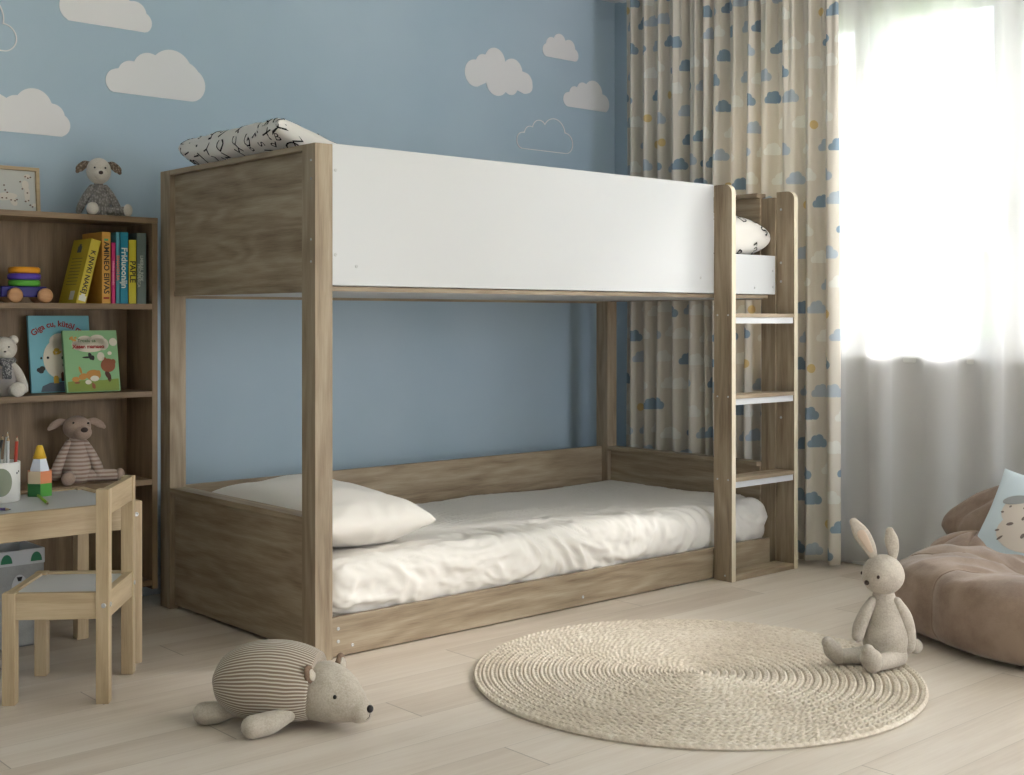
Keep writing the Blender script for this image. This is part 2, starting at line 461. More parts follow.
c2 = curtain('sheer_curtain', 0.02, -2.05, 2.255, CEIL - .02, 0.02, 0.020, 11, sheer, 11, fine=0.2, ny=700, nz=20)
tag(c2, 'white sheer voile curtain hanging full length in front of the window', 'curtain')

# ------------------------------------------------------------------ outside
ground = mat('meadow', (120, 140, 96), 0.9)
o = st(box('ground', (2.7, 60, -40, 40, -3.1, -3.0), ground, bev=0))
leaf = mat('pale_leaves', (120, 142, 86), 0.8); T = NT(leaf)
tc = T.new('ShaderNodeTexCoord').outputs['Object']
T.put(bsdf(leaf).inputs['Base Color'], ramp(T, noise_tex(T, tc, 3, 5), [(0.35, (92, 118, 66)), (0.65, (150, 168, 110))]))
bark = mat('bark', (110, 92, 72), 0.9)
def tree(x, y, top, rad, label, seed):
    t = empty('tree', (x, y, -3.0), label, 'tree', group=None)
    h = top + 3.0
    tube('trunk', [(0, 0, 0, .22), (.1, 0, h * .3, .17), (0, .1, h * .6, .12)], bark, t, n=10, sub=3)
    rs = random.Random(seed); V = []; F = []
    for k in range(26):
        a = rs.uniform(0, 2 * PI); q = rs.random() ** .5 * rad * .75; zz = h * rs.uniform(.42, .88); rr = rad * rs.uniform(.28, .42)
        zz = min(zz, h - rr)
        bm = bmesh.new(); bmesh.ops.create_icosphere(bm, subdivisions=3, radius=1)
        b = len(V)
        for v_ in bm.verts:
            n_ = 1 + 0.35 * noise.noise(v_.co * 3 + Vector((k * 5, seed, 0))) + 0.2 * noise.noise(v_.co * 9 + Vector((k, 0, 0)))
            V.append(v_.co * rr * n_ + Vector((math.cos(a) * q, math.sin(a) * q, zz)))
        for f_ in bm.faces: F.append(tuple(b + w.index for w in f_.verts))
        bm.free()
    pydata('foliage', V, F, leaf, t, smooth=True)
tree(15, 8.2, 2.0, 1.3, 'pale leafy tree outside the window, nearest the wall side of the pane', 1)
tree(14.2, 5.0, 2.5, 1.3, 'tallest pale leafy tree outside beside the window mullion', 2)
tree(22, 9.6, 2.2, 2.4, 'distant hazy tree behind the two nearer ones outside', 3)

# ------------------------------------------------------------------ bunk bed
BL, BW, BH = 2.06, 0.919, 1.406
bed = empty('bunk_bed', (0, 0, 0), 'low oak-effect bunk bed with white guard panel and built-in ladder', 'bunk bed')
PX, PY = 0.056, 0.067
box('post', (0, PX, 0, PY, 0, BH), oak_z, bed)
box('post', (0, PX, BW - PY, BW, 0, BH), oak_z, bed)
box('post', (BL - PX, BL, BW - PY, BW, 0, BH), oak_z, bed)
box('post', (BL - .028, BL - .0, 0.002, PY, 0, BH - .02), oak_z, bed)
for (xa, xb, ca, cb) in ((.018, .036, 0.0, PX), (BL - .036, BL - .018, BL - PX, BL)):
    box('end_panel', (xa, xb, PY, BW - PY, 1.019, BH - .016), oak_y, bed)
    box('end_panel', (xa, xb, PY, BW - PY, .012, .372), oak_y, bed)
    box('end_rail', (ca, cb, PY, BW - PY, BH - .016, BH), oak_y, bed)
    box('end_rail', (ca, cb, PY, BW - PY, .372, .388), oak_y, bed)
    box('end_rail', (ca + .014, cb - .014, PY, BW - PY, 1.003, 1.019), oak_y, bed)
box('side_rail', (PX, BL - PX, .006, .026, 0.004, .110), oak_x, bed)
box('side_rail', (PX, BL - PX, BW - .034, BW - .014, .06, .388), oak_x, bed)
box('side_rail', (PX, BL - PX, .014, .034, 1.006, 1.019), oak_x, bed)
box('side_rail', (PX, BL - PX, BW - .034, BW - .014, .996, BH - .15), oak_x, bed)
LX = 1.672
box('guard_panel', (PX, LX, .001, .019, 1.021, 1.409), white_lam, bed, 0.002)
box('guard_panel', (LX + .022, BL - .036, -.004, .012, 1.021, 1.166), white_lam, bed, 0.002)
box('bed_base', (PX, BL - PX, .034, BW - .034, 1.005, 1.02), white_lam, bed)
box('bed_base', (PX, BL - PX, .03, BW - .036, 0.07, 0.085), oak_x, bed)
# ladder
def round_side(name, x0, x1):
    d, h, r = .080, BH, .032
    pts = [(0.0, 0.0), (0.0, h)]
    for k in range(9):
        a = PI / 2 + PI / 2 * k / 8; pts.append((-d + r + r * math.cos(a), h - r + r * math.sin(a)))
    pts += [(-d, 0.0)]
    V = [(x0, p[0], p[1]) for p in pts] + [(x1, p[0], p[1]) for p in pts]; n = len(pts)
    F = [tuple(range(n)), tuple(range(2 * n - 1, n - 1, -1))] + [(i, (i + 1) % n, n + (i + 1) % n, n + i) for i in range(n)]
    mi = [0, 0] + [1] * n; mi[2 + 0] = 0; mi[-1] = 1
    o = pydata(name, V, F, [oak_z, edge_wood], bed, smooth=False, mi=mi); fix_normals(o); return o
lad = round_side('ladder_side', LX, LX + .022)
round_side('ladder_side', BL - .022, BL)
for z in (.949, .660, .366):
    a = box('ladder_rung', (LX + .022, BL - .022, -.079, .0, z - .014, z), [oak_x], bed, 0.001)
    o = box('rung_front', (LX + .022, BL - .022, -.075, -.060, z - .036, z - .014), white_lam, a, 0.001)
box('ladder_base', (LX + .022, BL - .022, -.079, .004, .001, .02), oak_x, bed, 0.001)
def bolt(x, y, z, axis, r=.005):
    M = {'y': Matrix.Rotation(PI / 2, 4, 'X'), 'x': Matrix.Rotation(-PI / 2, 4, 'Y')}[axis]
    M = Matrix.Translation((x, y, z)) @ M
    return lathe('bolt', [(r * .98, -.002), (r, .0), (r * .9, .0016), (r * .45, .002), (r * .4, .0008), (.0004, .0008)], steel, bed, n=14, M=M)
for x, z in ((.066, 1.336), (.066, 1.105), (.135, 1.075), (1.60, 1.075)): bolt(x, .001, z, 'y')
for x, z in ((.078, .080), (.078, .045), (.125, .028), (1.02, .030)): bolt(x, .006, z, 'y')
for z in (1.36, 1.31, 1.145, 1.085): bolt(0, .020, z, 'x', .0035)
for z in (.943, .654, .360):
    bolt(LX, -.064, z, 'x', .0035); bolt(LX, -.016, z, 'x', .0035)
bolt(LX, -.05, .02, 'x', .0035)
for z in (1.34, 1.14, 1.07, .56): bolt(BL - .022, -.02, z, 'x', .005)
for z in (1.36, 1.32): bolt(BL - .036, .35, z, 'x', .005)
for x in (BL - .05,):
    for z in (1.11, 1.05): bolt(x, -.004, z, 'y', .004)
bolt(1.9, -.004, 1.045, 'y', .004)

# ------------------------------------------------------------------ bedding
sheet_m = cloth('white_cotton_sheet', (236, 231, 224), 700, 0.12, 0.85)
ribm = mat('ribbed_white_cotton', (236, 231, 224), 0.85, 0.15); T = NT(ribm)
sep = T.new('ShaderNodeSeparateXYZ'); T.put(sep.inputs[0], T.new('ShaderNodeTexCoord').outputs['Object'])
xx = E(T, sep.outputs[0]); yy = E(T, sep.outputs[1])
nn = noise_tex(T, T.new('ShaderNodeTexCoord').outputs['Object'], 6, 3)
rb = ((xx * 1.0 + yy * 0.15 + nn * 0.02) * 2 * PI / 0.022).sin() * ((yy - 0.3) * 6.0).max(0.0).min(1.0)
bump(T, ribm, rb * 0.8 + nn, 0.6, 0.004)

def rbox_mesh(hx, hy, hz, r, step, disp=None, power=2.0):
    """rounded box, all faces gridded; returns verts, faces"""
    bm = bmesh.new()
    V = {}; F = []; L = []
    def vid(p):
        k = tuple(round(c, 5) for c in p)
        if k not in V: V[k] = len(L); L.append(Vector(p))
        return V[k]
    H = (hx, hy, hz); N = [max(2, int(2 * h / step)) for h in H]
    for ax in range(3):
        a, b = (ax + 1) % 3, (ax + 2) % 3
        for s in (-1, 1):
            for i in range(N[a]):
                for j in range(N[b]):
                    q = []
                    for di, dj in ((0, 0), (1, 0), (1, 1), (0, 1)):
                        p = [0, 0, 0]; p[ax] = s * H[ax]
                        p[a] = -H[a] + 2 * H[a] * (i + di) / N[a]; p[b] = -H[b] + 2 * H[b] * (j + dj) / N[b]
                        q.append(vid(p))
                    F.append(tuple(q) if s > 0 else tuple(reversed(q)))
    out = []
    for p in L:
        c = Vector([max(-(H[k] - min(r, H[k])), min(H[k] - min(r, H[k]), p[k])) for k in range(3)])
        d = p - c
        # equal-angle mapping from the cube corner to the sphere corner
        rr = [min(r, H[k]) for k in range(3)]
        e = Vector([math.tan(d[k] / rr[k] * PI / 4) for k in range(3)])
        m_ = max(abs(e[0]), abs(e[1]), abs(e[2]))
        if e.length > 1e-6:
            n_ = e.normalized(); q = Vector([c[k] + n_[k] * rr[k] for k in range(3)])
        else: n_ = Vector((0, 0, 1)); q = p.copy()
        out.append((q, n_))
    bm.free()
    if disp: res_ = [q + n_ * disp(q, n_) for q, n_ in out]
    else: res_ = [q for q, n_ in out]
    return res_, F

def ridge(p, s, o=0.0):
    n_ = noise.noise(Vector(p) * s + Vector((o, o * 2, 0)))
    return 1 - abs(n_) * 2.2

def sheet_disp(q, n_):
    fr = max(0.0, min(1.0, (-q.y + .02 - .10) / .30))            # the front flank is crumpled
    p = Vector((q.x, q.y * 1.6, q.z * 2.0))
    w = noise.noise(p * 2.2) * 1.2
    sk = Vector((q.x * 1.0 + q.y * .9 + w * .2, (q.y * .5 - q.x * .45 + w * .25), q.z))
    a = ridge(Vector((sk.x * 3.0, sk.y * 9.0, sk.z * 4)), 1.5) * .009
    b = ridge(Vector((sk.x * 7, sk.y * 17, sk.z * 9)), 1.7, 5) * .0062 + ridge(Vector((sk.x * 16, sk.y * 34, sk.z * 16)), 1.6, 9) * .0022
    c = noise.noise(Vector((q.x * 2.5, q.y * 3, 0))) * .010
    lo = noise.noise(q * 10) * .0015
    return (a + b) * (0.18 + 0.82 * fr) + c + lo
v, f = rbox_mesh(.985, .418, .080, .065, .008, sheet_disp)
mt = pydata('mattress', [p + Vector((1.047, .445, .168)) for p in v], f, ribm, None, True)
tag(mt, 'low mattress in a crumpled white sheet on the bottom bunk', 'mattress')
v, f = rbox_mesh(.94, .40, .085, .04, .02)
mt2 = pydata('mattress', [p + Vector((1.03, .458, 1.107)) for p in v], f, sheet_m, None, True)
tag(mt2, 'white mattress on the top bunk, mostly hidden behind the guard panel', 'mattress')

def pillow_data(w, l, t, n=56, e=0.55, blunt=2.6, seed=0, wr=0.004, pinch=0.06, grow=.0):
    """closed cushion: returns P(a,b,side) and the mesh"""
    def P(a, b, s):
        u, v_ = math.sin(a * PI / 2), math.sin(b * PI / 2)
        hgt = max(0.0, (1 - abs(u) ** blunt)) ** e * max(0.0, (1 - abs(v_) ** blunt)) ** e
        cx = 1 - pinch * (1 - v_ * v_) * (abs(u) ** 3); cy = 1 - pinch * (1 - u * u) * (abs(v_) ** 3)
        x = u * w / 2 * cx; y = v_ * l / 2 * cy
        q = Vector((x * 5, y * 5, s * .7 + seed))
        z = s * t / 2 * hgt + hgt ** .5 * (noise.noise(q) * wr * 2 + noise.noise(q * 2.3) * wr)
        edge = max(abs(u), abs(v_)) ** 4
        z += edge * s * wr * ridge(Vector((x * 14, y * 14, seed)), 1.0) * hgt ** .4
        return Vector((x, y, z))
    V = []; F = []
    for s in (1, -1):
        b0 = len(V)
        for j in range(n + 1):
            for i in range(n + 1): V.append(P(-1 + 2 * i / n, -1 + 2 * j / n, s))
        for j in range(n):
            for i in range(n):
                a = b0 + j * (n + 1) + i; q = (a, a + 1, a + n + 2, a + n + 1)
                F.append(q if s > 0 else tuple(reversed(q)))
    return P, V, F

def merge(o, dist=1e-5):
    bm = bmesh.new(); bm.from_mesh(o.data); bmesh.ops.remove_doubles(bm, verts=bm.verts, dist=dist)
    bm.to_mesh(o.data); bm.free(); return o

p1 = pillow_data(.42, .68, .185, seed=3, e=.46, blunt=2.8, wr=.008, pinch=.03)
pil = pydata('pillow', p1[1], p1[2], sheet_m, None, True); merge(pil)
pil.location = (.262, .425, .338); pil.rotation_euler = (R(1), R(2), R(3))
tag(pil, 'plump plain white pillow at the head of the bottom bunk', 'pillow')

def lettered(name, w, l, t, seed, label, count, size, **kw):
    P, V, F = pillow_data(w, l, t, seed=seed, **kw)
    mi = [0] * len(F); rs = random.Random(seed); V = list(V); F = list(F)
    nx, ny = count
    for s in (1, -1):
        for i in range(nx):
            for j in range(ny):
                a = -1 + 2 * (i + .5 + rs.uniform(-.22, .22)) / nx; b = -1 + 2 * (j + .5 + rs.uniform(-.22, .22)) / ny
                if max(abs(a), abs(b)) > .93: continue
                e_ = .02
                Pa = (P(a + e_, b, s) - P(a - e_, b, s)) / (2 * e_); Pb = (P(a, b + e_, s) - P(a, b - e_, s)) / (2 * e_)
                nrm = Pa.cross(Pb).normalized() * s
                if nrm.z * s < 0: nrm = -nrm
                gv, gf = glyphs(rs.choice('ABCDEFGHIJKLMNOPRSUVXYZ'), size, 0, 0.0)
                th = rs.uniform(0, 2 * PI); k = rs.uniform(.75, 1.2); b0 = len(V)
                for g in gv:
                    dx = (g.x * math.cos(th) - g.y * math.sin(th)) * k * s; dy = (g.x * math.sin(th) + g.y * math.cos(th)) * k
                    aa = max(-.995, min(.995, a + dx / max(Pa.length, .03))); bb = max(-.995, min(.995, b + dy / max(Pb.length, .03)))
                    V.append(P(aa, bb, s) + nrm * .0022)
                for q in gf: F.append(tuple(b0 + z for z in q)); mi.append(1)
    o = pydata(name, V, F, [sheet_m, ink], None, True, mi=mi)
    return tag(o, label, 'pillow')
q = lettered('pillow', .44, .64, .105, 4, 'white pillow printed with black letters leaning on the top bunk end panel', (9, 12), .050, e=.30, blunt=3.6, wr=.004, pinch=.05)
q.location = (.195, .462, 1.402); q.rotation_euler = (0, R(19), R(-2))
q = lettered('pillow', .44, .62, .18, 9, 'letter-printed pillow at the foot of the top bunk behind the ladder', (9, 11), .054, e=.28, blunt=3.6, wr=.004, pinch=.05)
q.location = (1.80, .325, 1.245); q.rotation_euler = (R(2), 0, R(2))

# ------------------------------------------------------------------ wall clouds (stickers)
decal = mat('matt_white_sticker', (232, 230, 230), 0.7, 0.2)
def cloud_outline(circles, c, base=None, n=160, grow=0.0):
    out = []
    for i in range(n):
        a = 2 * PI * i / n; d = (math.cos(a), math.sin(a)); best = 0
        for (x, z, r) in circles:
            r = r + grow; ox, oz = c[0] - x, c[1] - z
            b = ox * d[0] + oz * d[1]; D = b * b - (ox * ox + oz * oz - r * r)
            if D > 0: best = max(best, -b + math.sqrt(D))
        if base is not None:
            x0, x1, zb = base; zb -= grow
            if d[1] < 0:
                t = (zb - c[1]) / d[1]
                xh = c[0] + d[0] * t
                if x0 <= xh <= x1: best = t
                else: best = min(best, t)
        out.append((c[0] + d[0] * best, c[1] + d[1] * best))
    return out
def cloud(circles, c, base, label, line=False):
    y1 = WY - .0005; y0 = WY - .003
    if not line:
        pts = cloud_outline(circles, c, base)
        o = prism('cloud_decal', pts, .0025, decal, M=Matrix.Translation((0, y0, 0)))
    else:
        A = cloud_outline(circles, c, base); B = cloud_outline(circles, c, base, grow=-.004); n = len(A)
        V = [(p[0], y0, p[1]) for p in A] + [(p[0], y0, p[1]) for p in B] + [(p[0], y1, p[1]) for p in A] + [(p[0], y1, p[1]) for p in B]
        F = []
        for i in range(n):
            j = (i + 1) % n
            F += [(i, j, n + j, n + i), (2 * n + i, 3 * n + i, 3 * n + j, 2 * n + j), (i, 2 * n + i, 2 * n + j, j), (n + i, n + j, 3 * n + j, 3 * n + i)]
        o = pydata('cloud_decal', V, F, decal, None, False); fix_normals(o)
    tag(o, label, 'wall sticker')
cloud([(-.064, 1.717, .042), (-.018, 1.745, .046), (.046, 1.770, .056), (.128, 1.770, .078), (.196, 1.737, .058), (.17, 1.745, .07)], (.07, 1.735), (-.075, .215, 1.680),
      'largest solid white cloud sticker on the blue wall above the bunk bed end panel')
cloud([(-.47, 1.575, .06), (-.398, 1.590, .042), (-.343, 1.600, .060), (-.283, 1.578, .040), (-.262, 1.552, .037)], (-.36, 1.57), (-.5, -.245, 1.515),
      'solid white cloud sticker on the blue wall above the framed picture')
cloud([(-.215, 1.938, .046), (-.15, 1.98, .06), (-.08, 1.975, .058), (-.005, 1.95, .042), (.02, 1.925, .036)], (-.10, 1.93), (-.235, .035, 1.893),
      'solid white cloud sticker nearest the ceiling at the upper edge of the picture')
cloud([(-.60, 1.83, .065), (-.512, 1.865, .077), (-.440, 1.808, .045)], (-.51, 1.81), (-.62, -.430, 1.764),
      'thin outlined cloud sticker above the framed picture, cut by the picture edge', True)
cloud([(1.478, 1.943, .056), (1.522, 1.985, .042), (1.585, 2.007, .055), (1.683, 1.975, .055), (1.75, 1.935, .046), (1.765, 1.925, .032), (1.672, 1.915, .04), (1.597, 1.925, .062)], (1.60, 1.95), None,
      'billowing round-bottomed white cloud sticker above the white guard panel')
cloud([(1.885, 2.095, .029), (1.91, 2.122, .033), (1.957, 2.140, .036), (2.015, 2.122, .036), (2.043, 2.093, .029)], (1.96, 2.10), (1.88, 2.052, 2.067),
      'smallest solid white cloud sticker, highest of those near the drapes')
cloud([(2.012, 1.896, .032), (2.05, 1.925, .033), (2.10, 1.943, .038), (2.166, 1.940, .057), (2.225, 1.900, .042)], (2.12, 1.905), (2.005, 2.238, 1.864),
      'solid flat-bottomed white cloud sticker close beside the drapes')
cloud([(1.742, 1.690, .037), (1.785, 1.72, .037), (1.838, 1.745, .043), (1.925, 1.735, .068), (1.992, 1.700, .047)], (1.87, 1.70), (1.738, 1.998, 1.654),
      'thin outlined cloud sticker just above the white guard panel', True)
# ------------------------------------------------------------------ bookcase
SX0, SX1, SY0, SY1 = -1.0, -0.021, 0.894, 1.088
sh = empty('bookcase', (0, 0, 0), 'brown oak-effect open bookcase with thick shelves standing against the blue wall', 'bookcase')
for a, b in ((SX0, SX0 + .019), (SX1 - .019, SX1)): box('side_panel', (a, b, SY0, SY1, .063, 1.236), shelf_z, sh)
box('top_board', (SX0, SX1, SY0 - .001, SY1, 1.236, 1.254), shelf_x, sh)
box('back_panel', (SX0 + .019, SX1 - .019, SY1 - .006, SY1, .085, 1.236), shelf_z, sh, 0)
for z in (.978, .698, .416, .092): box('shelf', (SX0 + .019, SX1 - .019, SY0 + .001, SY1 - .006, z - .018, z), shelf_x, sh)
box('plinth', (SX0 + .03, SX1 - .12, SY0 + .06, SY1 - .02, 0.0, .074), shelf_x, sh)

# books ---------------------------------------------------------------
paper = mat('book_pages', (226, 220, 204), 0.9)
def flatm(name, c): return mat(name, c, 0.5, 0.35)
def book(x0, x1, z0, h, y0, dep, c, label, txt=None, tcol=ink, tsz=.016, lean=0, name='book', group='books on the upper shelf', bold=0.0006, extra=None):
    e = empty(name, (x0 if lean else (x0 + x1) / 2, y0, z0), label, 'book', (0, lean, 0), group)
    w = x1 - x0; cx = w / 2 if lean else 0
    M_ = flatm('book_cover', c)
    t = .0022
    box('cover', [(cx - w / 2, cx - w / 2 + t, 0, dep, 0, h), (cx + w / 2 - t, cx + w / 2, 0, dep, 0, h), (cx - w / 2, cx + w / 2, 0, t, 0, h)], M_, e, .0006)
    box('pages', (cx - w / 2 + t, cx + w / 2 - t, t, dep - .004, .004, h - .004), paper, e, 0)
    if txt:
        M = Matrix.Translation((cx, -.0004, h * .5)) @ Matrix.Rotation(PI / 2, 4, 'X') @ Matrix.Rotation(-PI / 2, 4, 'Z')
        text('spine_lettering', txt, tsz, M, tcol, e, bold)
    return e
white_t = flatm('white_print', (225, 225, 215)); red_t = flatm('red_print', (150, 40, 34)); dark_t = flatm('dark_print', (44, 42, 40))
UZ = .978
o = book(-.289, -.257, UZ, .208, .900, .135, (206, 186, 60), 'yellow book leaning to one side at the end of the upper row', 'K JNVKI NAKEJ', dark_t, .021, R(14))
# back cover print of the leaning book
s_ = box('cover_print', [(-.0006, .0, .03, .11, .060 + .0105 * k, .0625 + .0105 * k) for k in range(9)], flatm('olive_print', (140, 128, 60)), o, 0)
box('price_panel', (-.0007, 0, .028, .060, .012, .040), white_t, o, 0)
box('cover_emblem', [(-.0007, 0, .055, .085, .165, .185), (-.0007, 0, .062, .078, .182, .192)], flatm('slate_print', (96, 110, 116)), o, 0)
box('spine_emblem', [(.006, .028, -.0006, 0, .012, .028), (.011, .023, -.0006, 0, .026, .034)], white_t, o, 0)
o = book(-.203, -.174, UZ, .224, .905, .15, (214, 160, 74), 'tall orange book with dark capitals down its spine', 'AMINEO EIIVAS', dark_t, .024)
box('spine_emblem', (-.009, .009, -.0006, 0, .014, .020), red_t, o, 0); box('spine_emblem', (-.007, .006, -.0006, 0, .196, .203), flatm('green_emblem', (90, 170, 110)), o, 0)
book(-.172, -.158, UZ, .192, .905, .14, (204, 52, 116), 'thin pink book standing between the orange and the teal ones', 'mimineronanomim', flatm('pale_pink_print', (232, 130, 170)), .010)
book(-.157, -.144, UZ, .225, .905, .14, (92, 160, 176), 'slim pale teal book beside the pink one', 'IRNANCH RA', flatm('salmon_print', (214, 140, 110)), .013)
book(-.1435, -.116, UZ, .226, .905, .15, (34, 132, 158), 'tall teal book with white lettering on its spine', 'Friduoonijn', white_t, .028)
book(-.115, -.089, UZ, .203, .905, .14, (208, 196, 58), 'upright yellow book between the teal and the grey ones', 'PAPLE', dark_t, .026)
o = book(-.088, -.055, UZ, .226, .905, .15, (98, 112, 108), 'dark grey-green book at the very end of the row by the bookcase side', 'LMERAL ROK', flatm('grey_print', (160, 168, 160)), .014)
text('spine_title', 'FRUNMACA', .014, Matrix.Translation((-.009, -.0005, .09)) @ Matrix.Rotation(PI / 2, 4, 'X') @ Matrix.Rotation(-PI / 2, 4, 'Z'), flatm('grey_print2', (170, 174, 160)), o, .0004)
# deep maroon book standing a little behind the pink one is only a dark top edge

# picture books facing out, leaning back
def face_book(x, y, z, w, h, c, label, lean=R(-9), rz=0, roll=0):
    e = empty('picture_book', (x, y, z), label, 'book', (lean, roll, rz), 'picture books on the middle shelf')
    t = .0025; M_ = flatm('picture_book_cover', c)
    box('cover', [(0, w, 0, t, 0, h), (0, w, .012 - t, .012, 0, h), (0, t, 0, .012, 0, h)], M_, e, .0006)
    box('pages', (t, w - .003, t, .012 - t, .003, h - .003), paper, e, 0)
    return e
def flat(name, pts, m, parent, d=.0006):
    o = prism(name, pts, -d, m, parent, M=Matrix.Translation((0, 0, 0))); return o
def oval(cx, cz, rx, rz, n=24, rot=0.0):
    return [(cx + rx * math.cos(a) * math.cos(rot) - rz * math.sin(a) * math.sin(rot), cz + rx * math.cos(a) * math.sin(rot) + rz * math.sin(a) * math.cos(rot)) for a in [2 * PI * k / n for k in range(n)]]
def multi(name, lst, m, parent, d=.0006):
    bm = bmesh.new()
    for pts in lst:
        vs = [bm.verts.new((a, -d, b)) for a, b in pts]; bm.faces.new(vs)
        lo = [bm.verts.new((a, 0, b)) for a, b in pts]; n = len(pts)
        for i in range(n): bm.faces.new((vs[i], vs[(i + 1) % n], lo[(i + 1) % n], lo[i]))
    bmesh.ops.recalc_face_normals(bm, faces=bm.faces)
    me = bpy.data.meshes.new(name); bm.to_mesh(me); bm.free()
    return link(name, me, m, parent)
cream = flatm('cream_print', (222, 214, 196)); brown = flatm('brown_print', (150, 88, 58)); dbrown = flatm('dark_brown_print', (92, 54, 40)); orange_p = flatm('orange_print', (196, 140, 70)); slate = flatm('slate_blue_print', (92, 104, 118)); yel = flatm('ochre_print', (206, 168, 70)); olive = flatm('grass_print', (132, 150, 64)); sage = flatm('pale_sage_print', (176, 200, 160))
b1 = face_book(-.384, 1.008, .700, .196, .242, (120, 182, 196), 'light blue picture book with a white bear on the cover, half hidden', R(-8))
multi('cover_bear', [oval(.092, .105, .050, .062), oval(.10, .16, .036, .026)], cream, b1)
multi('cover_hill', [[(.03, .002), (.036, .02), (.06, .03), (.10, .032), (.15, .03), (.19, .026), (.19, .002)]], slate, b1, .0009)
for q_ in ((.036, .108, .0028, .004), (.057, .109, .004, .0042)): multi('bear_eye', [oval(*q_)], dark_t, b1, .0012)
for q_ in ((.103, .108, .003, .005), (.105, .085, .003, .005)): multi('bear_spot', [oval(*q_)], dark_t, b1, .0012)
multi('cover_bee', [oval(.028, .071, .008, .007), oval(.038, .075, .009, .008), oval(.034, .066, .008, .006)], dark_t, b1, .0009)
multi('cover_bird', [oval(.086, .133, .009, .006), oval(.092, .124, .010, .004, rot=.5), oval(.078, .124, .007, .004, rot=2)], yel, b1, .0012)
multi('cover_castle', [[(.072, .028), (.072, .046), (.076, .052), (.084, .052), (.088, .046), (.088, .028)]], yel, b1, .0012)
multi('cover_tower', [[(.096, .034), (.096, .058), (.101, .064), (.108, .058), (.108, .034)]], dbrown, b1, .0012)
text('cover_title', 'Giga cu, kütöl ma', .026, Matrix.Translation((.094, -.0008, .216)) @ Matrix.Rotation(PI / 2, 4, 'X'), red_t, b1, .0007, arc=.12)
b2 = face_book(-.296, .952, .700, .176, .196, (140, 184, 134), 'green picture book with a brown bear and a fox on the cover', R(-10), 0, R(0))
multi('cover_grass', [[(.006, .002), (.006, .034), (.05, .038), (.12, .036), (.172, .040), (.172, .002)]], olive, b2)
multi('title_cloud', [oval(.085, .150, .055, .024), oval(.045, .15, .018, .017), oval(.125, .152, .022, .020), oval(.07, .165, .024, .014), oval(.11, .168, .024, .014)], cream, b2)
multi('cover_flowers', [oval(.162, .158, .013, .013), oval(.148, .122, .007, .006), oval(.118, .112, .012, .014)], cream, b2)
text('cover_title', 'Troxiu ca', .015, Matrix.Translation((.075, -.0010, .163)) @ Matrix.Rotation(PI / 2, 4, 'X'), flatm('green_print', (90, 130, 80)), b2, .0003)
text('cover_title', 'Xesen mamaeo', .0165, Matrix.Translation((.08, -.0010, .144)) @ Matrix.Rotation(PI / 2, 4, 'X'), red_t, b2, .0007)
multi('cover_bear', [oval(.140, .083, .024, .022), oval(.129, .101, .008, .009), oval(.158, .094, .008, .009)], brown, b2)
multi('bear_body', [oval(.138, .052, .008, .014, rot=.5), oval(.142, .040, .006, .010)], dbrown, b2)
multi('cover_fox', [oval(.090, .053, .024, .017), oval(.056, .049, .014, .010, rot=.3), oval(.049, .07, .004, .012, rot=.3), oval(.032, .041, .012, .008), oval(.107, .062, .006, .006)], orange_p, b2, .0008)
multi('fox_belly', [oval(.093, .042, .014, .009), oval(.072, .031, .010, .007)], cream, b2, .0011)
multi('fox_legs', [oval(.086, .020, .003, .010), oval(.091, .017, .003, .009), oval(.036, .030, .009, .003)], brown, b2, .0011)
multi('cover_badger', [oval(.084, .113, .006, .012, rot=.3), oval(.072, .110, .014, .003), oval(.092, .108, .005, .008)], dark_t, b2, .0008)
multi('cover_bird', [oval(.026, .172, .007, .004, rot=.6), oval(.034, .166, .008, .004, rot=-.3), oval(.040, .173, .004, .003)], orange_p, b2, .0011)

# picture in a wooden frame on the bookcase top ------------------------
pf = empty('framed_picture', (-.590, 1.04, 1.254), 'pale wood framed animal picture standing on top of the bookcase', 'picture', (R(-5), 0, 0))
Wf, Hf, b_ = .248, .150, .011
box('frame', [(0, Wf, 0, .018, 0, b_), (0, Wf, 0, .018, Hf - b_, Hf), (0, b_, 0, .018, b_, Hf - b_), (Wf - b_, Wf, 0, .018, b_, Hf - b_)], pine_x, pf, .001)
box('picture', (b_, Wf - b_, .010, .013, b_, Hf - b_), flatm('grey_picture_paper', (196, 196, 190)), pf, 0)
pa = multi('drawn_animals', [oval(.205, .095, .011, .014), oval(.210, .065, .009, .026), oval(.212, .122, .010, .007), oval(.14, .055, .040, .012, rot=.1), oval(.115, .085, .010, .030), oval(.232, .032, .008, .006), oval(.168, .040, .010, .014, rot=.6)], flatm('pale_animal_print', (216, 208, 196)), pf)
pb = multi('drawn_spots', [oval(x, z, .0028, .0022) for x, z in ((.206, .121), (.214, .117), (.222, .120), (.190, .104), (.196, .082), (.211, .070), (.205, .043), (.214, .046), (.219, .032), (.226, .027), (.14, .09), (.143, .075), (.149, .068), (.133, .05), (.146, .05), (.16, .045), (.172, .043), (.178, .047), (.12, .11))], dbrown, pf, .0010)
for q in (pa, pb): q.location.y = .0098

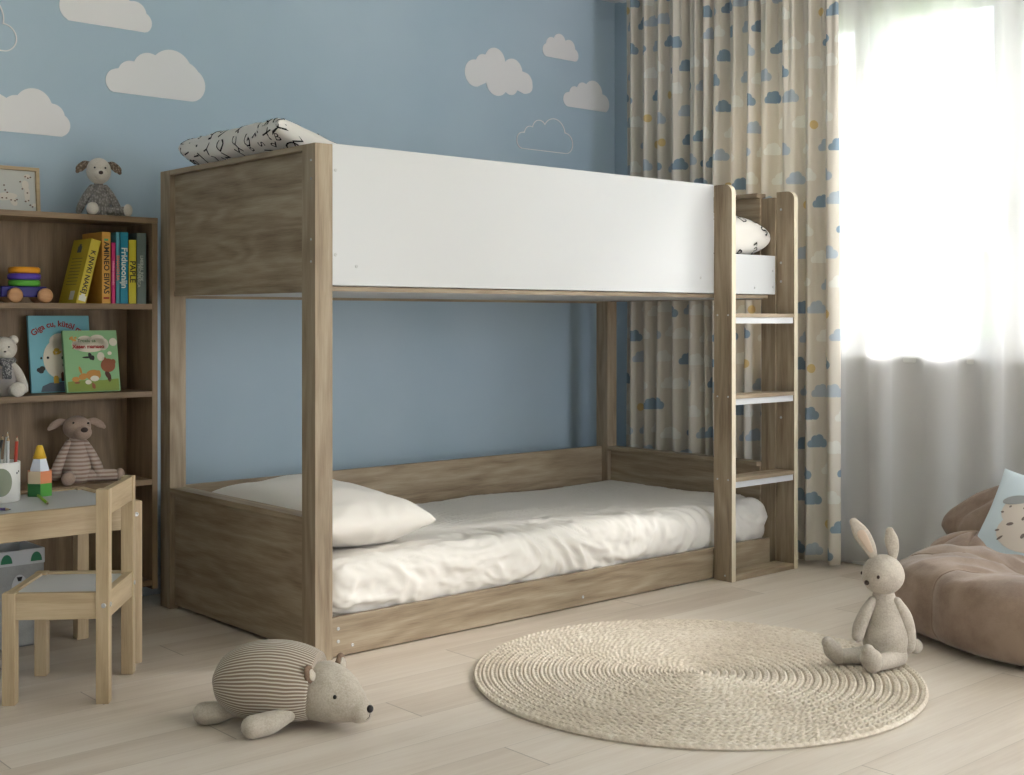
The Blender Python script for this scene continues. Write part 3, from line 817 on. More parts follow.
# ------------------------------------------------------------------ soft toys
cream_f = cloth('cream_plush', (196, 186, 170), 260, .35, color2=(170, 158, 142))
bunny_f = cloth('grey_cream_plush', (196, 187, 175), 220, .4, color2=(168, 158, 145), cs=22)
white_f = cloth('white_plush', (216, 210, 200), 260, .35, color2=(198, 190, 178))
pink_f = cloth('dusty_plush', (184, 162, 148), 260, .35, color2=(164, 142, 128))
brown_f = cloth('brown_corduroy', (136, 112, 92), 300, .5, color2=(108, 86, 70))
def striped(name, axis, period, duty, a, b, wob=0.0, lo=None):
    m = mat(name, a, .9, .1, sheen=.2); T = NT(m)
    tc = T.new('ShaderNodeTexCoord').outputs['Object']
    sp = T.new('ShaderNodeSeparateXYZ'); T.l.new(tc, sp.inputs[0])
    z = E(T, sp.outputs['XYZ'.index(axis)]); n = noise_tex(T, tc, 18, 3)
    s = ((z + n * wob) / period).mod(1.0)
    k = (s - .5).abs()
    st_ = k.lt(duty * .5)
    T.put(bsdf(m).inputs['Base Color'], mixc(T, st_ * (n * .5 + .65).min(1.0), a, b))
    bump(T, m, k * 2.0 + noise_tex(T, tc, 500, 2) * .6, .5, .002)
    return m
def knit(name, a, b, s=.006):
    m = mat(name, a, .9, .1, sheen=.2); T = NT(m)
    tc = T.new('ShaderNodeTexCoord').outputs['Object']
    v = T.new('ShaderNodeTexVoronoi'); v.inputs['Scale'].default_value = 1 / s; T.put(v.inputs['Vector'], mapped(T, tc, (1, 1, .7)))
    d = E(T, v.outputs['Distance'])
    T.put(bsdf(m).inputs['Base Color'], mixc(T, (d * 1.6).min(1.0), a, b))
    bump(T, m, 1.0 - d, .8, .003)
    return m
grey_knit = knit('grey_knit', (178, 174, 170), (122, 118, 115))
scarf_m = knit('speckled_scarf', (190, 188, 184), (90, 90, 92), .0045)
ear_knit = knit('taupe_knit', (176, 160, 144), (104, 90, 78), .005)
grey_f = cloth('grey_plush', (160, 154, 150), 300, .3)
stripe_f = striped('mauve_striped_jersey', 'Z', .0125, .45, (200, 184, 172), (158, 132, 122), .004)
nose_m = mat('brown_nose', (66, 54, 50), .6)
def T4(x, y, z): return (x, y, z)

# lamb on the bookcase
t = empty('plush_lamb', (-.183, .975, 1.254), 'grey knitted plush lamb with a white face sitting on the bookcase top', 'soft toy', (0, 0, R(-20)))
tube('body', [(0, 0, .018, .036), (0, 0, .045, .036), (0, .003, .075, .028), (0, .004, .100, .015)], grey_knit, t, n=28)
ell('head', (0, -.003, .145), (.038, .037, .042), white_f, t)
ell('muzzle', (.004, -.028, .132), (.022, .020, .018), white_f, t)
ell('nose', (.004, -.0475, .136), (.007, .005, .006), nose_m, t)
for s in (-1, 1):
    ell('eye', (s * .016 + .002, -.0375, .152), (.003, .003, .003), black, t, nu=12, nv=8)
    tube('ear', [(s * .030, .002, .168, .008), (s * .042, 0, .165, .012), (s * .058, -.002, .151, .012), (s * .064, -.002, .142, .006)], ear_knit, t, squash=.4, up=(0, 1, 0))
    tube('arm', [(s * .020, 0, .092, .011), (s * .036, -.008, .066, .013), (s * .054, -.016, .032, .012), (s * .060, -.018, .016, .010)], grey_knit, t)
for s, fx, fy in ((-1, -.022, -.078), (1, .082, -.040)):
    l = tube('leg', [(s * .018, -.012, .018, .017), (fx * .6, fy * .6, .017, .015), (fx, fy * .9, .018, .015)], grey_knit, t)
    ell('foot', (fx * 1.05, fy * 1.02, .020), (.019, .013, .020), white_f, l, rot=Matrix.Rotation(math.atan2(fy, fx) + PI / 2, 3, 'Z'))

# puppy on the lower shelf
t = empty('plush_puppy', (-.250, .985, .416), 'dusty pink plush puppy in stripes with floppy ears on the lower shelf', 'soft toy', (0, 0, R(-16)))
tube('body', [(0, 0, .030, .044), (0, 0, .062, .043), (0, .004, .100, .033), (0, .006, .128, .024)], stripe_f, t, n=28)
ell('head', (0, -.004, .172), (.043, .042, .037), pink_f, t)
ell('muzzle', (.012, -.030, .158), (.030, .030, .024), pink_f, t)
ell('nose', (.016, -.058, .168), (.011, .007, .008), nose_m, t)
for s, ax, az in ((-1, -.018, .192), (1, .026, .190)):
    ell('eye', (ax + .004, -.0375, az - .003), (.0036, .003, .0036), black, t, nu=12, nv=8)
for s in (-1, 1):
    tube('ear', [(s * .034, .002, .190, .008), (s * .052, 0, .190, .011), (s * .070, -.002, .180, .011), (s * .082, -.002, .171, .006)], pink_f, t, squash=.35, up=(0, 1, 0))
    tube('arm', [(s * .024, 0, .122, .012), (s * .042, -.008, .088, .015), (s * .060, -.016, .048, .016), (s * .064, -.020, .024, .015)], stripe_f, t)
l = tube('leg', [(-.022, -.02, .020, .020), (-.030, -.055, .019, .018), (-.034, -.075, .019, .017)], stripe_f, t)
ell('foot', (-.035, -.088, .021), (.021, .014, .021), pink_f, l)
l = tube('leg', [(.022, -.008, .022, .022), (.07, -.014, .020, .019), (.11, -.020, .019, .018)], stripe_f, t)
ell('foot', (.128, -.022, .020), (.015, .018, .020), pink_f, l)

# bear on the middle shelf, cut by the frame
t = empty('plush_bear', (-.488, .955, .698), 'cream plush bear in a speckled grey scarf sitting on the middle shelf', 'soft toy', (0, 0, R(-18)))
tube('body', [(0, 0, .026, .038), (0, 0, .05, .038), (0, .002, .085, .028), (0, .002, .105, .018)], white_f, t, n=28)
tube('trousers', [(0, 0, .024, .0395), (0, 0, .040, .0395), (0, .0, .058, .0375)], grey_f, t, n=28)
ell('head', (0, -.002, .142), (.038, .036, .036), white_f, t)
ell('muzzle', (.002, -.028, .131), (.019, .018, .015), white_f, t)
ell('nose', (.003, -.0465, .134), (.004, .003, .0025), nose_m, t, nu=12, nv=8)
for s in (-1, 1):
    ell('eye', (s * .014, -.0365, .148), (.0026, .002, .0026), black, t, nu=12, nv=8)
    ell('ear', (s * .028, .002, .168), (.014, .008, .014), white_f, t)
    tube('arm', [(s * .022, 0, .096, .011), (s * .040, -.008, .070, .013), (s * .054, -.018, .036, .013), (s * .056, -.022, .020, .013)], white_f, t)
    l = tube('leg', [(s * .020, -.016, .018, .017), (s * .034, -.055, .018, .015), (s * .037, -.068, .018, .015)], white_f, t)
    ell('foot', (s * .038, -.078, .0225), (.022, .014, .0225), white_f, l)
sc_ = tube('scarf', [(.026, .0, .106, .010), (0, -.028, .103, .012), (-.028, .0, .106, .010), (0, .028, .108, .010), (.026, .0, .106, .010)], scarf_m, t, n=12)
box('scarf_end', (-.004, .022, -.048, -.040, .052, .100), scarf_m, sc_, .003)

# bunny on the rug
RUGZ = .0135
t = empty('plush_bunny', (1.115, -1.044, RUGZ), 'pale plush bunny with upright ears sitting on the edge of the round rug', 'soft toy', (0, 0, R(-104)))
BR_, BC_ = Vector((.461, .887, 0)), Vector((.727, -.684, 0))      # sideways and forward-sideways axes of the toy
def L3(a, b, z, r=None):
    p = BR_ * a + BC_ * b; return (p.x, p.y, z) if r is None else (p.x, p.y, z, r)
tube('body', [L3(0, 0, .050, .060), L3(0, 0, .075, .061), L3(0, 0, .110, .053), L3(-.002, 0, .150, .040), L3(-.006, 0, .176, .030)], bunny_f, t, n=36, sub=8)
ell('head', L3(-.008, 0, .236), (.056, .055, .053), bunny_f, t, nu=36, nv=24, fn=lambda p: Vector((p.x * (1 - .10 * max(0, p.z)), p.y * (1 + .10 * max(0, -p.z + .1) * (1 if p.y < 0 else 0)), p.z)))
ell('nose', Vector(L3(-.008, 0, .219)) + Vector((0, -.0575, 0)), (.0075, .005, .0065), nose_m, t)
for s in (-1, 1): ell('eye', Vector(L3(-.008, 0, .238)) + Vector((s * .030, -.0455, 0)), (.0044, .004, .005), nose_m, t, nu=12, nv=8)
tube('ear', [L3(-.032, 0, .280, .010), L3(-.047, -.006, .312, .018), L3(-.068, -.010, .346, .0205), L3(-.086, -.012, .374, .011)], bunny_f, t, squash=.38, up=(.727, -.684, .2))
tube('ear', [L3(.018, .004, .282, .011), L3(.018, .002, .305, .016), L3(.014, .0, .330, .0175), L3(.010, -.002, .350, .011)], bunny_f, t, squash=.38, up=(.727, -.684, .1))
in_f = cloth('bunny_ear_lining', (196, 176, 158), 260, .3)
tube('ear_lining', [L3(-.040, .004, .300, .006), L3(-.052, .001, .320, .010), L3(-.065, -.003, .343, .0115), L3(-.074, -.006, .358, .006)], in_f, t, squash=.22, up=(.727, -.684, .2))
tube('arm', [L3(.028, .020, .166, .014), L3(.048, .024, .130, .019), L3(.058, .022, .085, .020), L3(.056, .022, .052, .021)], bunny_f, t, n=24)
tube('arm', [L3(-.036, .006, .166, .013), L3(-.055, .014, .135, .017), L3(-.070, .018, .100, .018), L3(-.075, .022, .078, .016)], bunny_f, t, n=24)
l = tube('leg', [L3(.030, .030, .026, .026), L3(.005, .060, .024, .023), L3(-.025, .088, .023, .021)], bunny_f, t)
tube('foot', [L3(-.036, .098, .024, .024), L3(-.042, .104, .042, .028), L3(-.048, .108, .058, .018)], bunny_f, l)
l = tube('leg', [L3(-.030, .000, .026, .026), L3(-.075, .010, .022, .022), L3(-.115, .014, .021, .020)], bunny_f, t)
tube('foot', [L3(-.128, .016, .020, .020), L3(-.142, .018, .040, .024), L3(-.154, .018, .058, .017)], bunny_f, l)
ell('tail', L3(.078, -.02, .040), (.020, .020, .020), bunny_f, t)

# striped bear lying on the floor
body_st = mat('brown_striped_jersey', (205, 196, 180), .9, .1, sheen=.2); T = NT(body_st)
tc = T.new('ShaderNodeTexCoord').outputs['Object']; sp = T.new('ShaderNodeSeparateXYZ'); T.l.new(tc, sp.inputs[0])
yy, zz = E(T, sp.outputs[1]), E(T, sp.outputs[2])
ang = yy.op('ARCTAN2', yy, zz - .075) + noise_tex(T, tc, 8, 2) * .12
ss = (ang / .080).mod(1.0); kk = (ss - .5).abs()
T.put(bsdf(body_st).inputs['Base Color'], mixc(T, ((.36 - kk) * 8).max(0.0).min(1.0), (206, 196, 180), (140, 122, 104)))
bump(T, body_st, kk * 2.0 + noise_tex(T, tc, 500, 2) * .6, .5, .002)
t = empty('plush_polar_bear', (-.311, -.378, 0), 'striped cream and brown plush bear lying on the floor before the bed post', 'soft toy', (0, 0, R(-49)))
def flatbottom(o, z0=0.002):
    for v in o.data.vertices:
        if v.co.z < .03: v.co.z = z0 + (.03 - z0) * math.exp((v.co.z - .03) / (.03 - z0)) if v.co.z < .03 else v.co.z
bp_ = []
for k in range(15):
    q_ = -.985 + 1.60 * k / 14
    bp_.append((-.030 + .152 * q_, 0, .090 - .012 * max(0, q_), .095 * (1 - abs(q_) ** 2.3) ** .5))
o = tube('body', bp_, body_st, t, n=56, sub=4, caps=False); flatbottom(o)
for v in o.data.vertices: v.co.y *= 1.10
ca_, sa_ = math.cos(R(-22)), math.sin(R(-22))
def hp(x, y, z, r=None):
    p = (.062 + x * ca_ - y * sa_, x * sa_ + y * ca_, z - .006); return p if r is None else p + (r,)
hd = tube('head', [hp(.000, 0, .078, .066), hp(.030, 0, .078, .070), hp(.065, 0, .070, .063), hp(.100, 0, .060, .046), hp(.124, 0, .052, .030)], cream_f, t, n=44, sub=8); flatbottom(hd)
ell('nose', hp(.153, 0, .060), (.008, .010, .0085), black, t)
tube('mouth', [hp(.154, -.001, .051, .0009), hp(.152, -.002, .042, .0009), hp(.149, -.007, .038, .0009)], black, t, n=8)
for s in (-1, 1): ell('eye', hp(.090, s * .046, .089), (.005, .005, .0055), black, t, nu=14, nv=10)
for s in (-1, 1):
    e_ = tube('ear', [hp(.030, s * .048, .118, .010), hp(.028, s * .056, .130, .018), hp(.026, s * .060, .142, .014)], brown_f, t, squash=.5, up=(ca_, sa_, .2))
    tube('ear_lining', [hp(.037, s * .051, .122, .006), hp(.0355, s * .056, .131, .011), hp(.034, s * .058, .139, .008)], cream_f, e_, squash=.3, up=(ca_, sa_, .2))
tube('paw', [(.020, -.082, .040, .018), (-.012, -.108, .030, .025), (-.044, -.130, .026, .026)], cream_f, t)
tube('paw', [(.030, .078, .034, .020), (.060, .115, .027, .025), (.075, .138, .025, .024)], cream_f, t)
tube('hind_paw', [(-.120, -.025, .034, .018), (-.160, -.040, .026, .025), (-.186, -.050, .026, .026)], cream_f, t)
tube('hind_paw', [(-.120, .060, .034, .018), (-.150, .085, .027, .025), (-.170, .098, .025, .024)], cream_f, t)

# ------------------------------------------------------------------ stacking truck
tt = empty('stacking_truck', (-.492, .95, .978), 'wooden toy truck with coloured stacking rings and round wheels on the upper shelf', 'toy truck', (0, 0, 0))
indigo = mat('indigo_paint', (46, 42, 120), .45); navy = mat('navy_paint', (36, 44, 92), .45)
green_p = mat('green_paint', (92, 168, 62), .45); purple_p = mat('purple_paint', (92, 70, 170), .45); orange_pt = mat('orange_paint', (228, 152, 40), .45)
ballw = wood('wheel_wood', 'x', (170, 122, 84), (196, 148, 106), (212, 168, 126), scale=2)
box('chassis', (-.012, .125, -.022, .022, .018, .050), indigo, tt, .004)
box('cab', (-.10, -.015, -.024, .024, .016, .052), navy, tt, .006)
for x in (-.08, .024, .115):
    for y in (-.034, .034):
        o = lathe('wheel', [(.006, -.010), (.019, -.009), (.0225, -.004), (.0225, .004), (.019, .009), (.006, .010)], ballw, tt, n=32, M=Matrix.Translation((x, y, .0225)) @ Matrix.Rotation(PI / 2, 4, 'X'))
for k, (mm, r) in enumerate(((green_p, .046), (purple_p, .048), (orange_pt, .046))):
    z = .0505 + k * .0195
    lathe('ring', [(r - .005, z), (r, z + .004), (r, z + .015), (r - .005, z + .019)], mm, tt, n=40, M=Matrix.Translation((.064, 0, 0)))

# ------------------------------------------------------------------ play table
TX1, TX0, TY0, TY1, TZ = -.345, -1.05, .318, .702, .438
tb = empty('play_table', (-.7, .51, 0), 'low pale pine play table with a white top', 'table')
def tbx(n, b, m, **k):
    o = box(n, b, m, tb, **k); o.location = (.7, -.51, 0); return o
L_ = .034
for x in (TX0, TX1 - L_):
    for y in (TY0, TY1 - L_): tbx('leg', (x, x + L_, y, y + L_, 0, TZ), pine_z, bev=.002)
tbx('rail', (TX0 + L_, TX1 - L_, TY0 + .002, TY0 + .020, TZ - .073, TZ - .001), pine_x)
tbx('rail', (TX0 + L_, TX1 - L_, TY1 - .020, TY1 - .002, TZ - .073, TZ - .001), pine_x)
for a, b in ((TX0, TX0 + .018), (TX1 - .022, TX1)): tbx('rail', (a, b, TY0 + L_, TY1 - L_, TZ - .073, TZ - .001), pine_y)
tbx('table_top', (TX0 + .018, TX1 - .022, TY0 + .020, TY1 - .020, TZ - .013, TZ - .004), white_lam, bev=.0005)
b = lathe('screw', [(.006, 0), (.006, .002), (.004, .003), (.003, .0015), (.0004, .0015)], steel, tb, n=16, M=Matrix.Translation((TX1 - .017 + .7, TY0 - .51, TZ - .035)) @ Matrix.Rotation(PI / 2, 4, 'X'))

# chair, turned
ch = empty('child_chair', (-.770, .176, 0), 'small pale pine child chair with a white seat pulled up at the play table', 'chair', (0, 0, R(-37.5)))
CW_, CD, l_ = .252, .285, .031
for y in (0, CD - l_):
    box('leg', (0, l_, y, y + l_, 0, .270), pine_z, ch, .002)
    box('back_leg', (CW_ - l_, CW_, y, y + l_, 0, .518), pine_z, ch, .002)
for y in (.003, CD - .021): box('seat_rail', (l_, CW_ - l_, y, y + .018, .205, .269), pine_x, ch)
for x in (.002, CW_ - .021): box('seat_rail', (x, x + .019, l_, CD - l_, .205, .269), pine_y, ch)
box('seat', (.021, CW_ - .021, .021, CD - .021, .254, .263), white_lam, ch, .0005)
box('backrest', (CW_ - .022, CW_ - .002, l_, CD - l_, .455, .517), pine_y, ch)
for z in (.238,):
    for y in (.0155, CD - .0155):
        lathe('screw', [(.006, 0), (.006, .002), (.004, .003), (.003, .0015), (.0004, .0015)], steel, ch, n=16, M=Matrix.Translation((CW_, y, z)) @ Matrix.Rotation(PI / 2, 4, 'Y'))
lathe('screw', [(.006, 0), (.006, .002), (.004, .003), (.0004, .0015)], steel, ch, n=16, M=Matrix.Translation((CW_ - .012, 0, .238)) @ Matrix.Rotation(PI / 2, 4, 'X'))

# things on the table --------------------------------------------------
TS = TZ - .004
cupm = mat('cup_glaze', (226, 224, 218), .4); 
cup = empty('pencil_cup', (-.628, .592, TS), 'white pencil cup with a sage green patch on the play table', 'cup')
r = .053
lathe('cup_body', [(r - .003, 0), (r, .003), (r, .106), (r - .002, .108), (r - .005, .106), (r - .005, .006), (.001, .006)], cupm, cup, n=40)
def wrap_patch(name, cx, cz, rx, rz, m, parent, rad, n=28):
    V = [(0, 0)] ; pts = []
    rings = 5; V = []; F = []
    for k in range(rings + 1):
        for i in range(n):
            a = 2 * PI * i / n; V.append((cx + rx * k / rings * math.cos(a), cz + rz * k / rings * math.sin(a)))
    for k in range(rings):
        for i in range(n): F.append((k * n + i, k * n + (i + 1) % n, (k + 1) * n + (i + 1) % n, (k + 1) * n + i))
    W_ = [(rad * math.cos(a / rad), rad * math.sin(a / rad), z) for a, z in V]
    o = pydata(name, W_, F, m, parent); merge(o, 1e-6); fix_normals(o); return o
A0 = math.atan2(-3.50, -1.235)
wrap_patch('sage_patch', (A0 + .05) * r, .056, .030, .038, mat('sage_glaze', (140, 146, 126), .5), cup, r + .0005)
wrap_patch('eye_mark', (A0 + .95) * r, .078, .003, .0028, black, cup, r + .0006)
wrap_patch('eye_mark', (A0 + 1.1) * r, .082, .003, .0028, black, cup, r + .0006)
def pencil(name, p0, p1, c, label, wood_tip=True, r=.0038, group='coloured pencils', tipc=None):
    p0, p1 = Vector(p0), Vector(p1); d = (p1 - p0); L = d.length
    e = empty(name, p0, label, 'pencil', group=group); e.rotation_euler = d.to_track_quat('Z', 'Y').to_euler()
    lathe('barrel', [(r, 0), (r, L * 1 - .014)], mat('pencil_lacquer', c, .35, .5), e, n=6)
    lathe('sharpened_end', [(r, L - .014), (.0014, L - .004)], pine_z, e, n=12)
    lathe('lead', [(.0015, L - .0042), (.0002, L)], mat('pencil_lead', tipc or c, .5), e, n=8)
    return e
G = 'coloured pencils standing in the white cup'
for (ax, ay, bx, by, zt, c, lb) in (
    (-.664, .596, -.666, .590, .156, (214, 178, 70), 'mustard yellow pencil standing in the cup, at the picture edge'),
    (-.640, .605, -.636, .612, .166, (66, 92, 84), 'dark green pencil upright in the cup'),
    (-.655, .622, -.622, .616, .160, (58, 62, 66), 'charcoal pencil upright in the cup beside the white one'),
    (-.636, .588, -.620, .586, .170, (210, 210, 206), 'white pencil, tallest in the cup'),
    (-.622, .584, -.622, .578, .160, (190, 190, 190), 'light grey pencil between the white and the red ones'),
    (-.607, .580, -.600, .572, .158, (176, 60, 42), 'red pencil nearest the rim of the cup'),
    (-.648, .572, -.652, .564, .140, (120, 128, 132), 'short slate pencil at the near side of the cup')):
    pencil('pencil', (ax + .012, ay, TS + .008), (bx + .012, by, TS + zt + .018), c, lb, group=G, r=.0044)
pencil('pencil', (-.515, .618, TS + .0042), (-.560, .425, TS + .0042), (150, 190, 50), 'lime green pencil lying on the white table top', tipc=(60, 90, 40))
pencil('pencil', (-.83, .560, TS + .0042), (-.668, .395, TS + .0042), (70, 52, 110), 'purple pencil lying on the table top near its front edge')
tw = empty('stacking_tower', (-.503, .632, TS), 'pencil-shaped wooden stacking tower in green, orange, white and yellow on the table', 'stacking toy', (0, 0, R(12)))
def hexl(name, prof, m, k=6): 
    return lathe(name, prof, m, tw, n=k)
for (z0, z1, r, nm, m1, m2) in ((0, .036, .036, 'base_block', (78, 150, 56), (60, 120, 70)), (.036, .070, .036, 'middle_block', (214, 134, 92), (226, 206, 176))):
    v = []; f = []; mi = []
    for z in (z0, z1):
        for i in range(6): a = 2 * PI * i / 6; v.append((r * math.cos(a), r * math.sin(a), z))
    for i in range(6): f.append((i, (i + 1) % 6, 6 + (i + 1) % 6, 6 + i)); mi.append(i % 2)
    f += [tuple(range(5, -1, -1)), tuple(range(6, 12))]; mi += [0, 0]
    pydata(nm, v, f, [mat('block_paint', m1, .5), mat('block_paint', m2, .5)], tw, smooth=False, mi=mi)
lathe('cone_block', [(.029, .070), (.019, .104)], mat('white_block_paint', (216, 222, 232), .5), tw, n=6)
for p in tw.children:
    if p.name.startswith('cone'): p.data.polygons.foreach_set('use_smooth', [False] * len(p.data.polygons))
o = lathe('tip_block', [(.0185, .104), (.0085, .138), (.006, .1405)], mat('yellow_block_paint', (232, 186, 62), .45), tw, n=24)

# storage bin under the table
bn = empty('storage_bin', (-.630, .79, 0), 'grey fabric storage bin with a bear face standing under the table', 'storage bin')
linen = cloth('grey_linen', (176, 178, 176), 400, .3, color2=(160, 160, 158)); band = cloth('pale_band', (208, 210, 212), 400, .3)
hw, hd_, hh = .165, .092, .275
def openbox(name, z0, z1, g, m, lip):
    t_ = .006; w, d = hw + g, hd_ + g
    return box(name, [(-w, w, -d, -d + t_, z0, z1), (-w, w, d - t_, d, z0, z1), (-w, -w + t_, -d, d, z0, z1), (w - t_, w, -d, d, z0, z1)] + ([(-w, w, -d, d, z0, z0 + .006)] if lip else []), m, bn, .0025)
openbox('bin_body', 0.0, .238, 0, linen, True); openbox('bin_cuff', .232, hh, .002, band, False)
def bflat(name, lst, m): 
    o = multi(name, lst, m, bn, .0012); o.location.y = -hd_ - .002; return o
def dome(cx, cz, rx, rz): return [(cx - rx, cz)] + [(cx + rx * math.cos(a), cz + rz * math.sin(a)) for a in [PI * (1 - k / 12) for k in range(13)]] + [(cx + rx, cz)]
gm = cloth('green_felt', (66, 128, 96), 400, .3)
bflat('ear_patch', [dome(.142, .240, .016, .026)], gm); bflat('ear_patch', [dome(.058, .240, .016, .026)], gm); bflat('ear_patch', [dome(-.08, .240, .016, .026)], gm)
bflat('muzzle_patch', [oval(.094, .170, .022, .036)], band)
o = bflat('nose_patch', [[(.086, .20), (.102, .20), (.098, .188), (.090, .188)]], black); o.location.y -= .0015

# ------------------------------------------------------------------ round rug
RC, RR, NR = (.678, -.757), .578, 27
jute = mat('jute_braid', (196, 178, 150), .9, .1, sheen=.1); T = NT(jute)
tc = T.new('ShaderNodeTexCoord').outputs['Object']
n1 = noise_tex(T, tc, 60, 4, .6); n2 = noise_tex(T, tc, 3.2, 4); n3 = noise_tex(T, tc, 420, 2)
T.put(bsdf(jute).inputs['Base Color'], ramp(T, n1 * .45 + n2 * .35 + n3 * .2, [(.32, (188, 172, 152)), (.5, (222, 209, 191)), (.66, (240, 231, 217))]))
bump(T, jute, n3 + n1, .5, .002)
V = []; F = []
W = RR / NR; rnd = random.Random(2)
for k in range(NR):
    r0 = k * W; rc = r0 + W / 2
    nl = max(4, int(2 * PI * rc / .0195)); per = 7; na = nl * per; nr = 8
    b0 = len(V); ph = rnd.random()
    jit = [rnd.uniform(-.12, .12) for _ in range(nl + 1)]; hj = [rnd.uniform(.8, 1.15) for _ in range(nl + 1)]
    for i in range(na):
        th = i / na
        for j in range(nr + 1):
            w = j / nr; s = abs(w - .5) * 2          # 0 centre .. 1 edges
            slant = (1 - s) * .85
            side = .5 if w > .5 else 0.0
            q = th * nl + ph + slant + side
            fr = q % 1.0; idx = int(q) % nl
            lobe = abs(math.sin(PI * fr)) ** .55
            half = abs(math.sin(PI * min(1, (w * 2) % 1.0 if w not in (0, .5, 1) else 0)))
            z = .0050 + (.0020 + .0078 * lobe * hj[idx]) * (1 - s ** 4) ** .6 * (1.0 - .35 * (1 - min(1, s * 3.0)))
            rr = r0 + w * W * (1.0 + .02 * jit[idx])
            rr *= 1 + .0025 * math.sin(th * 2 * PI * 3 + 1)
            a = th * 2 * PI
            V.append((rr * math.cos(a), rr * math.sin(a), z))
    for i in range(na):
        for j in range(nr):
            a = b0 + i * (nr + 1) + j; b = b0 + ((i + 1) % na) * (nr + 1) + j
            F.append((a, b, b + 1, a + 1))
n = 200; b0 = len(V)
for z in (.0005, .0045):
    for i in range(n): a = 2 * PI * i / n; V.append((RR * .996 * math.cos(a), RR * .996 * math.sin(a), z))
for i in range(n): F.append((b0 + i, b0 + (i + 1) % n, b0 + n + (i + 1) % n, b0 + n + i))
F.append(tuple(b0 + i for i in range(n - 1, -1, -1)))
rug = pydata('round_rug', V, F, jute, None, True); rug.location = (RC[0], RC[1], 0)
tag(rug, 'round braided natural jute rug on the floor before the bed', 'rug')

# ------------------------------------------------------------------ beanbag
suede = mat('taupe_suede', (150, 128, 112), .85, .15, sheen=.3); T = NT(suede)
tc = T.new('ShaderNodeTexCoord').outputs['Object']
n1 = noise_tex(T, tc, 7, 5, .6); n3 = noise_tex(T, tc, 300, 3)
T.put(bsdf(suede).inputs['Base Color'], ramp(T, n1, [(.35, (126, 105, 91)), (.65, (160, 139, 123))]))
bump(T, suede, n1 * 1.2 + n3 * .25, .3, .01)
bb = empty('beanbag_chair', (1.695, -1.285, 0), 'taupe suede beanbag chair on the floor by the sheer curtain', 'beanbag')
NP = 7; OFF = R(200)
def bag(p0, rx, ry, h, name, pw=2.6, dimple=.05, seed=0, wr=1.0, nu=220, nv=90, off=OFF, lean=(0, 0), low=0.0):
    V = []; F = []
    for j in range(nv + 1):
        t = -PI / 2 + PI * j / nv
        for i in range(nu):
            a = 2 * PI * i / nu
            pp = pw if t > 0 else pw + low
            c = abs(math.cos(t)) ** (2 / pp); s = math.copysign(abs(math.sin(t)) ** (2 / pp), t)
            ph = ((a - off) / (2 * PI) * NP) % 1.0
            pan = abs(math.sin(PI * ph)) ** .45
            R_ = 1 - .05 * (1 - pan) * (c)
            n_ = noise.noise(Vector((math.cos(a) * 1.6, math.sin(a) * 1.6, t + seed))) * .05
            w1 = ridge(Vector((math.cos(a) * 5, math.sin(a) * 5, t * 3 + seed)), 1.0) * .012 * wr * (0.4 + max(0, s))
            x = rx * c * (R_ + n_ + w1) * math.cos(a); y = ry * c * (R_ + n_ + w1) * math.sin(a)
            z = h / 2 + h / 2 * s
            up = max(0, s)
            z -= dimple * up * (1 - c) * 1.2
            z -= .014 * (1 - pan) * up
            z += up * ridge(Vector((x * 9, y * 9, seed)), 1.0) * .010 * wr + up * noise.noise(Vector((x * 5, y * 5, seed))) * .02
            V.append((p0[0] + x + lean[0] * z, p0[1] + y + lean[1] * z, p0[2] + z))
    for j in range(nv):
        for i in range(nu): F.append((j * nu + i, j * nu + (i + 1) % nu, (j + 1) * nu + (i + 1) % nu, (j + 1) * nu + i))
    o = pydata(name, V, F, suede, bb); merge(o, 1e-5); return o, V, nu, nv
o, V0, nu, nv = bag((0, 0, 0.001), .385, .53, .272, 'seat_cushion', pw=2.7, dimple=.085, seed=2, low=3.5)
for k in range(NP):
    i = int(round(((OFF / (2 * PI) + k / NP) % 1.0) * nu)) % nu
    path = [(*V0[j * nu + i], .0032) for j in range(nv // 8, int(nv * .86), 3)]
    tube('piping', path, suede, bb, n=8, sub=2)
bag((.355, .02, .01), .135, .58, .45, 'backrest_cushion', pw=1.6, dimple=0.0, seed=8, wr=1.4, off=R(170))
bag((.20, .40, .03), .15, .16, .215, 'side_bolster', pw=2.2, dimple=0, seed=14, wr=1.4, nu=140, nv=60, off=R(190))
# cushion on it
cm = cloth('pale_blue_cushion_cloth', (196, 208, 214), 600, .15)
P, V, F = pillow_data(.37, .37, .12, seed=6, e=.6, blunt=2.2)
cu = pydata('throw_cushion', V, F, cm, None, True); merge(cu)
ex_ = Vector((.1, -.98, -.19)).normalized(); ey_ = Vector((.6, -.1, .8)); ey_ = (ey_ - ex_ * ey_.dot(ex_)).normalized(); ez_ = ex_.cross(ey_)
cu.rotation_euler = Matrix((ex_, ey_, ez_)).transposed().to_euler()
cu.location = (1.915, -1.080, .268)
tag(cu, 'pale blue square cushion printed with a beige animal leaning on the beanbag', 'cushion')
def cpatch(name, cx, cy, rx, ry, m, rot=0, off=.0015):
    V = []; F = []; n = 24
    for k in range(7):
        for i in range(n):
            a = 2 * PI * i / n; x = rx * k / 6 * math.cos(a); y = ry * k / 6 * math.sin(a)
            x, y = cx + x * math.cos(rot) - y * math.sin(rot), cy + x * math.sin(rot) + y * math.cos(rot)
            aa = math.asin(max(-.98, min(.98, x / .2))) * 2 / PI; b2_ = math.asin(max(-.98, min(.98, y / .2))) * 2 / PI
            p = P(aa, b2_, 1); V.append((p.x, p.y, p.z + off))
    for k in range(6):
        for i in range(n): F.append((k * n + i, k * n + (i + 1) % n, (k + 1) * n + (i + 1) % n, (k + 1) * n + i))
    o = pydata(name, V, F, m, cu); return o
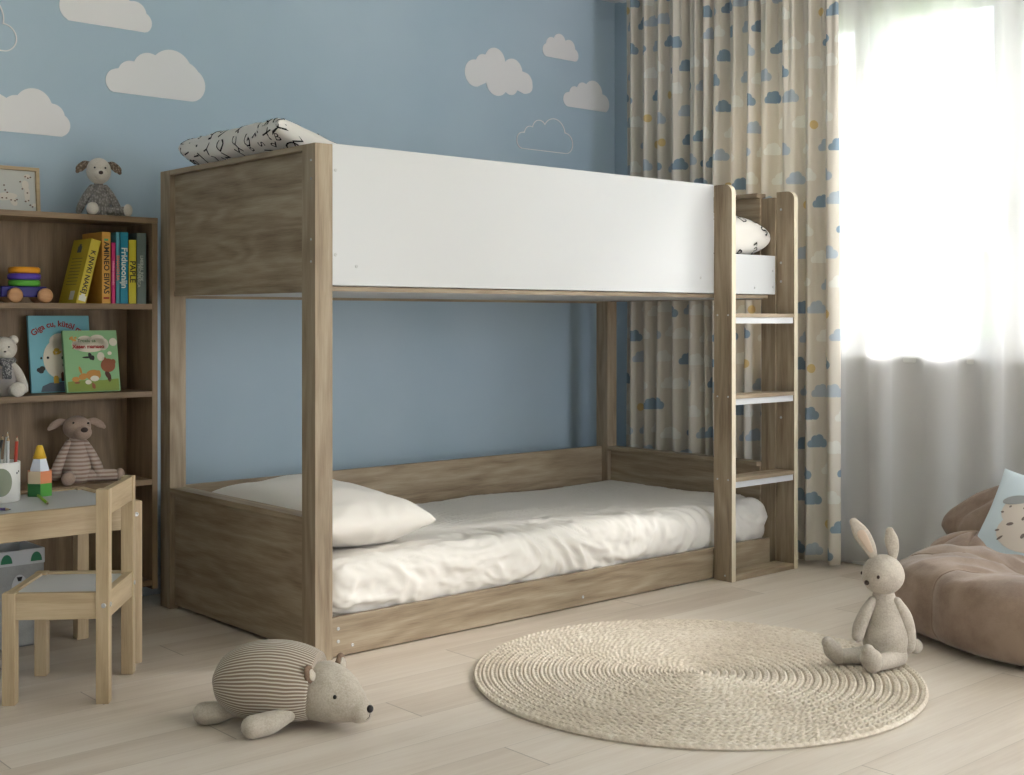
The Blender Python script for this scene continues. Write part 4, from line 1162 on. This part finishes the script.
beige_p = cloth('beige_print', (206, 194, 182), 600, .15); dk = cloth('grey_brown_print', (120, 108, 102), 600, .15)
cpatch('printed_animal', -.02, -.03, .105, .075, beige_p, .2); cpatch('printed_animal', -.09, .03, .045, .05, beige_p, .5, .0018)
cpatch('printed_wing', -.10, .075, .05, .018, cloth('grey_print_cloth', (150, 152, 152), 600, .1), .3, .0022)
for k, (x, y, a, b) in enumerate(((-.13, .02, .006, .004), (-.11, .045, .005, .004), (-.085, -.02, .006, .012), (-.05, .01, .005, .008), (-.10, -.075, .012, .004), (-.12, -.05, .004, .008), (-.03, -.05, .006, .010), (-.06, .05, .006, .005), (.0, .0, .006, .009))):
    cpatch('printed_spot', x, y, a, b, dk, k, .0028)

# ------------------------------------------------------------------ light
w = bpy.data.worlds.new('sky'); sc.world = w; w.use_nodes = True
nt = w.node_tree; bg = nt.nodes['Background']
class W_: node_tree = nt
T = NT(W_)
tcw = T.new('ShaderNodeTexCoord').outputs['Generated']
sp = T.new('ShaderNodeSeparateXYZ'); T.l.new(tcw, sp.inputs[0])
n_ = noise_tex(T, mapped(T, tcw, (2, 2, 5)), 1.5, 5)
up_ = E(T, sp.outputs[2]).max(0.0)
cloudy = ramp(T, n_ + up_ * .0, [(.42, (218, 230, 250)), (.6, (252, 252, 252))])
T.put(bg.inputs[0], cloudy); bg.inputs[1].default_value = SKY = 5.4
sun = bpy.data.lights.new('sun', 'SUN'); sun.energy = 11.0; sun.angle = R(8.0); sun.color = (1.0, .97, .93)
so = bpy.data.objects.new('sun', sun); COL.objects.link(so)
so.rotation_euler = Vector((-1.0, .54, -.74)).to_track_quat('-Z', 'Y').to_euler()
def portal(loc, rot, sx, sy, nm):
    l = bpy.data.lights.new(nm, 'AREA'); l.shape = 'RECTANGLE'; l.size = sx; l.size_y = sy; l.cycles.is_portal = True
    o = bpy.data.objects.new(nm, l); COL.objects.link(o); o.location = loc; o.rotation_euler = rot
portal((WX + .3, (WY0 + WY1) / 2, (WZ0 + WZ1) / 2), (0, R(90), 0), WZ1 - WZ0, WY1 - WY0, 'window_portal')
portal(((VX0 + VX1) / 2, YB - .16, (VZ0 + VZ1) / 2), (R(90), 0, 0), VX1 - VX0, VZ1 - VZ0, 'fill_rear_portal')
portal((WX + .3, (DY0 + DY1) / 2, DZ1 / 2), (0, R(90), 0), DZ1, DY1 - DY0, 'fill_right_portal')

# ------------------------------------------------------------------ camera
cam = bpy.data.cameras.new('camera'); co = bpy.data.objects.new('camera', cam); COL.objects.link(co)
co.location = (-1.8636, -2.9092, .929); co.rotation_euler = (R(90), 0, -.7240)
cam.sensor_fit = 'HORIZONTAL'; cam.sensor_width = 36; cam.lens = 1265.7 / 1024 * 36
cam.shift_y = (319.1 - 387.5) / 1024
cam.clip_start = .05
sc.camera = co
sc.view_settings.view_transform = 'Standard'; sc.view_settings.look = 'None'
sc.view_settings.exposure = 0.80; sc.view_settings.gamma = 1.0; sc.view_settings.use_curve_mapping = False
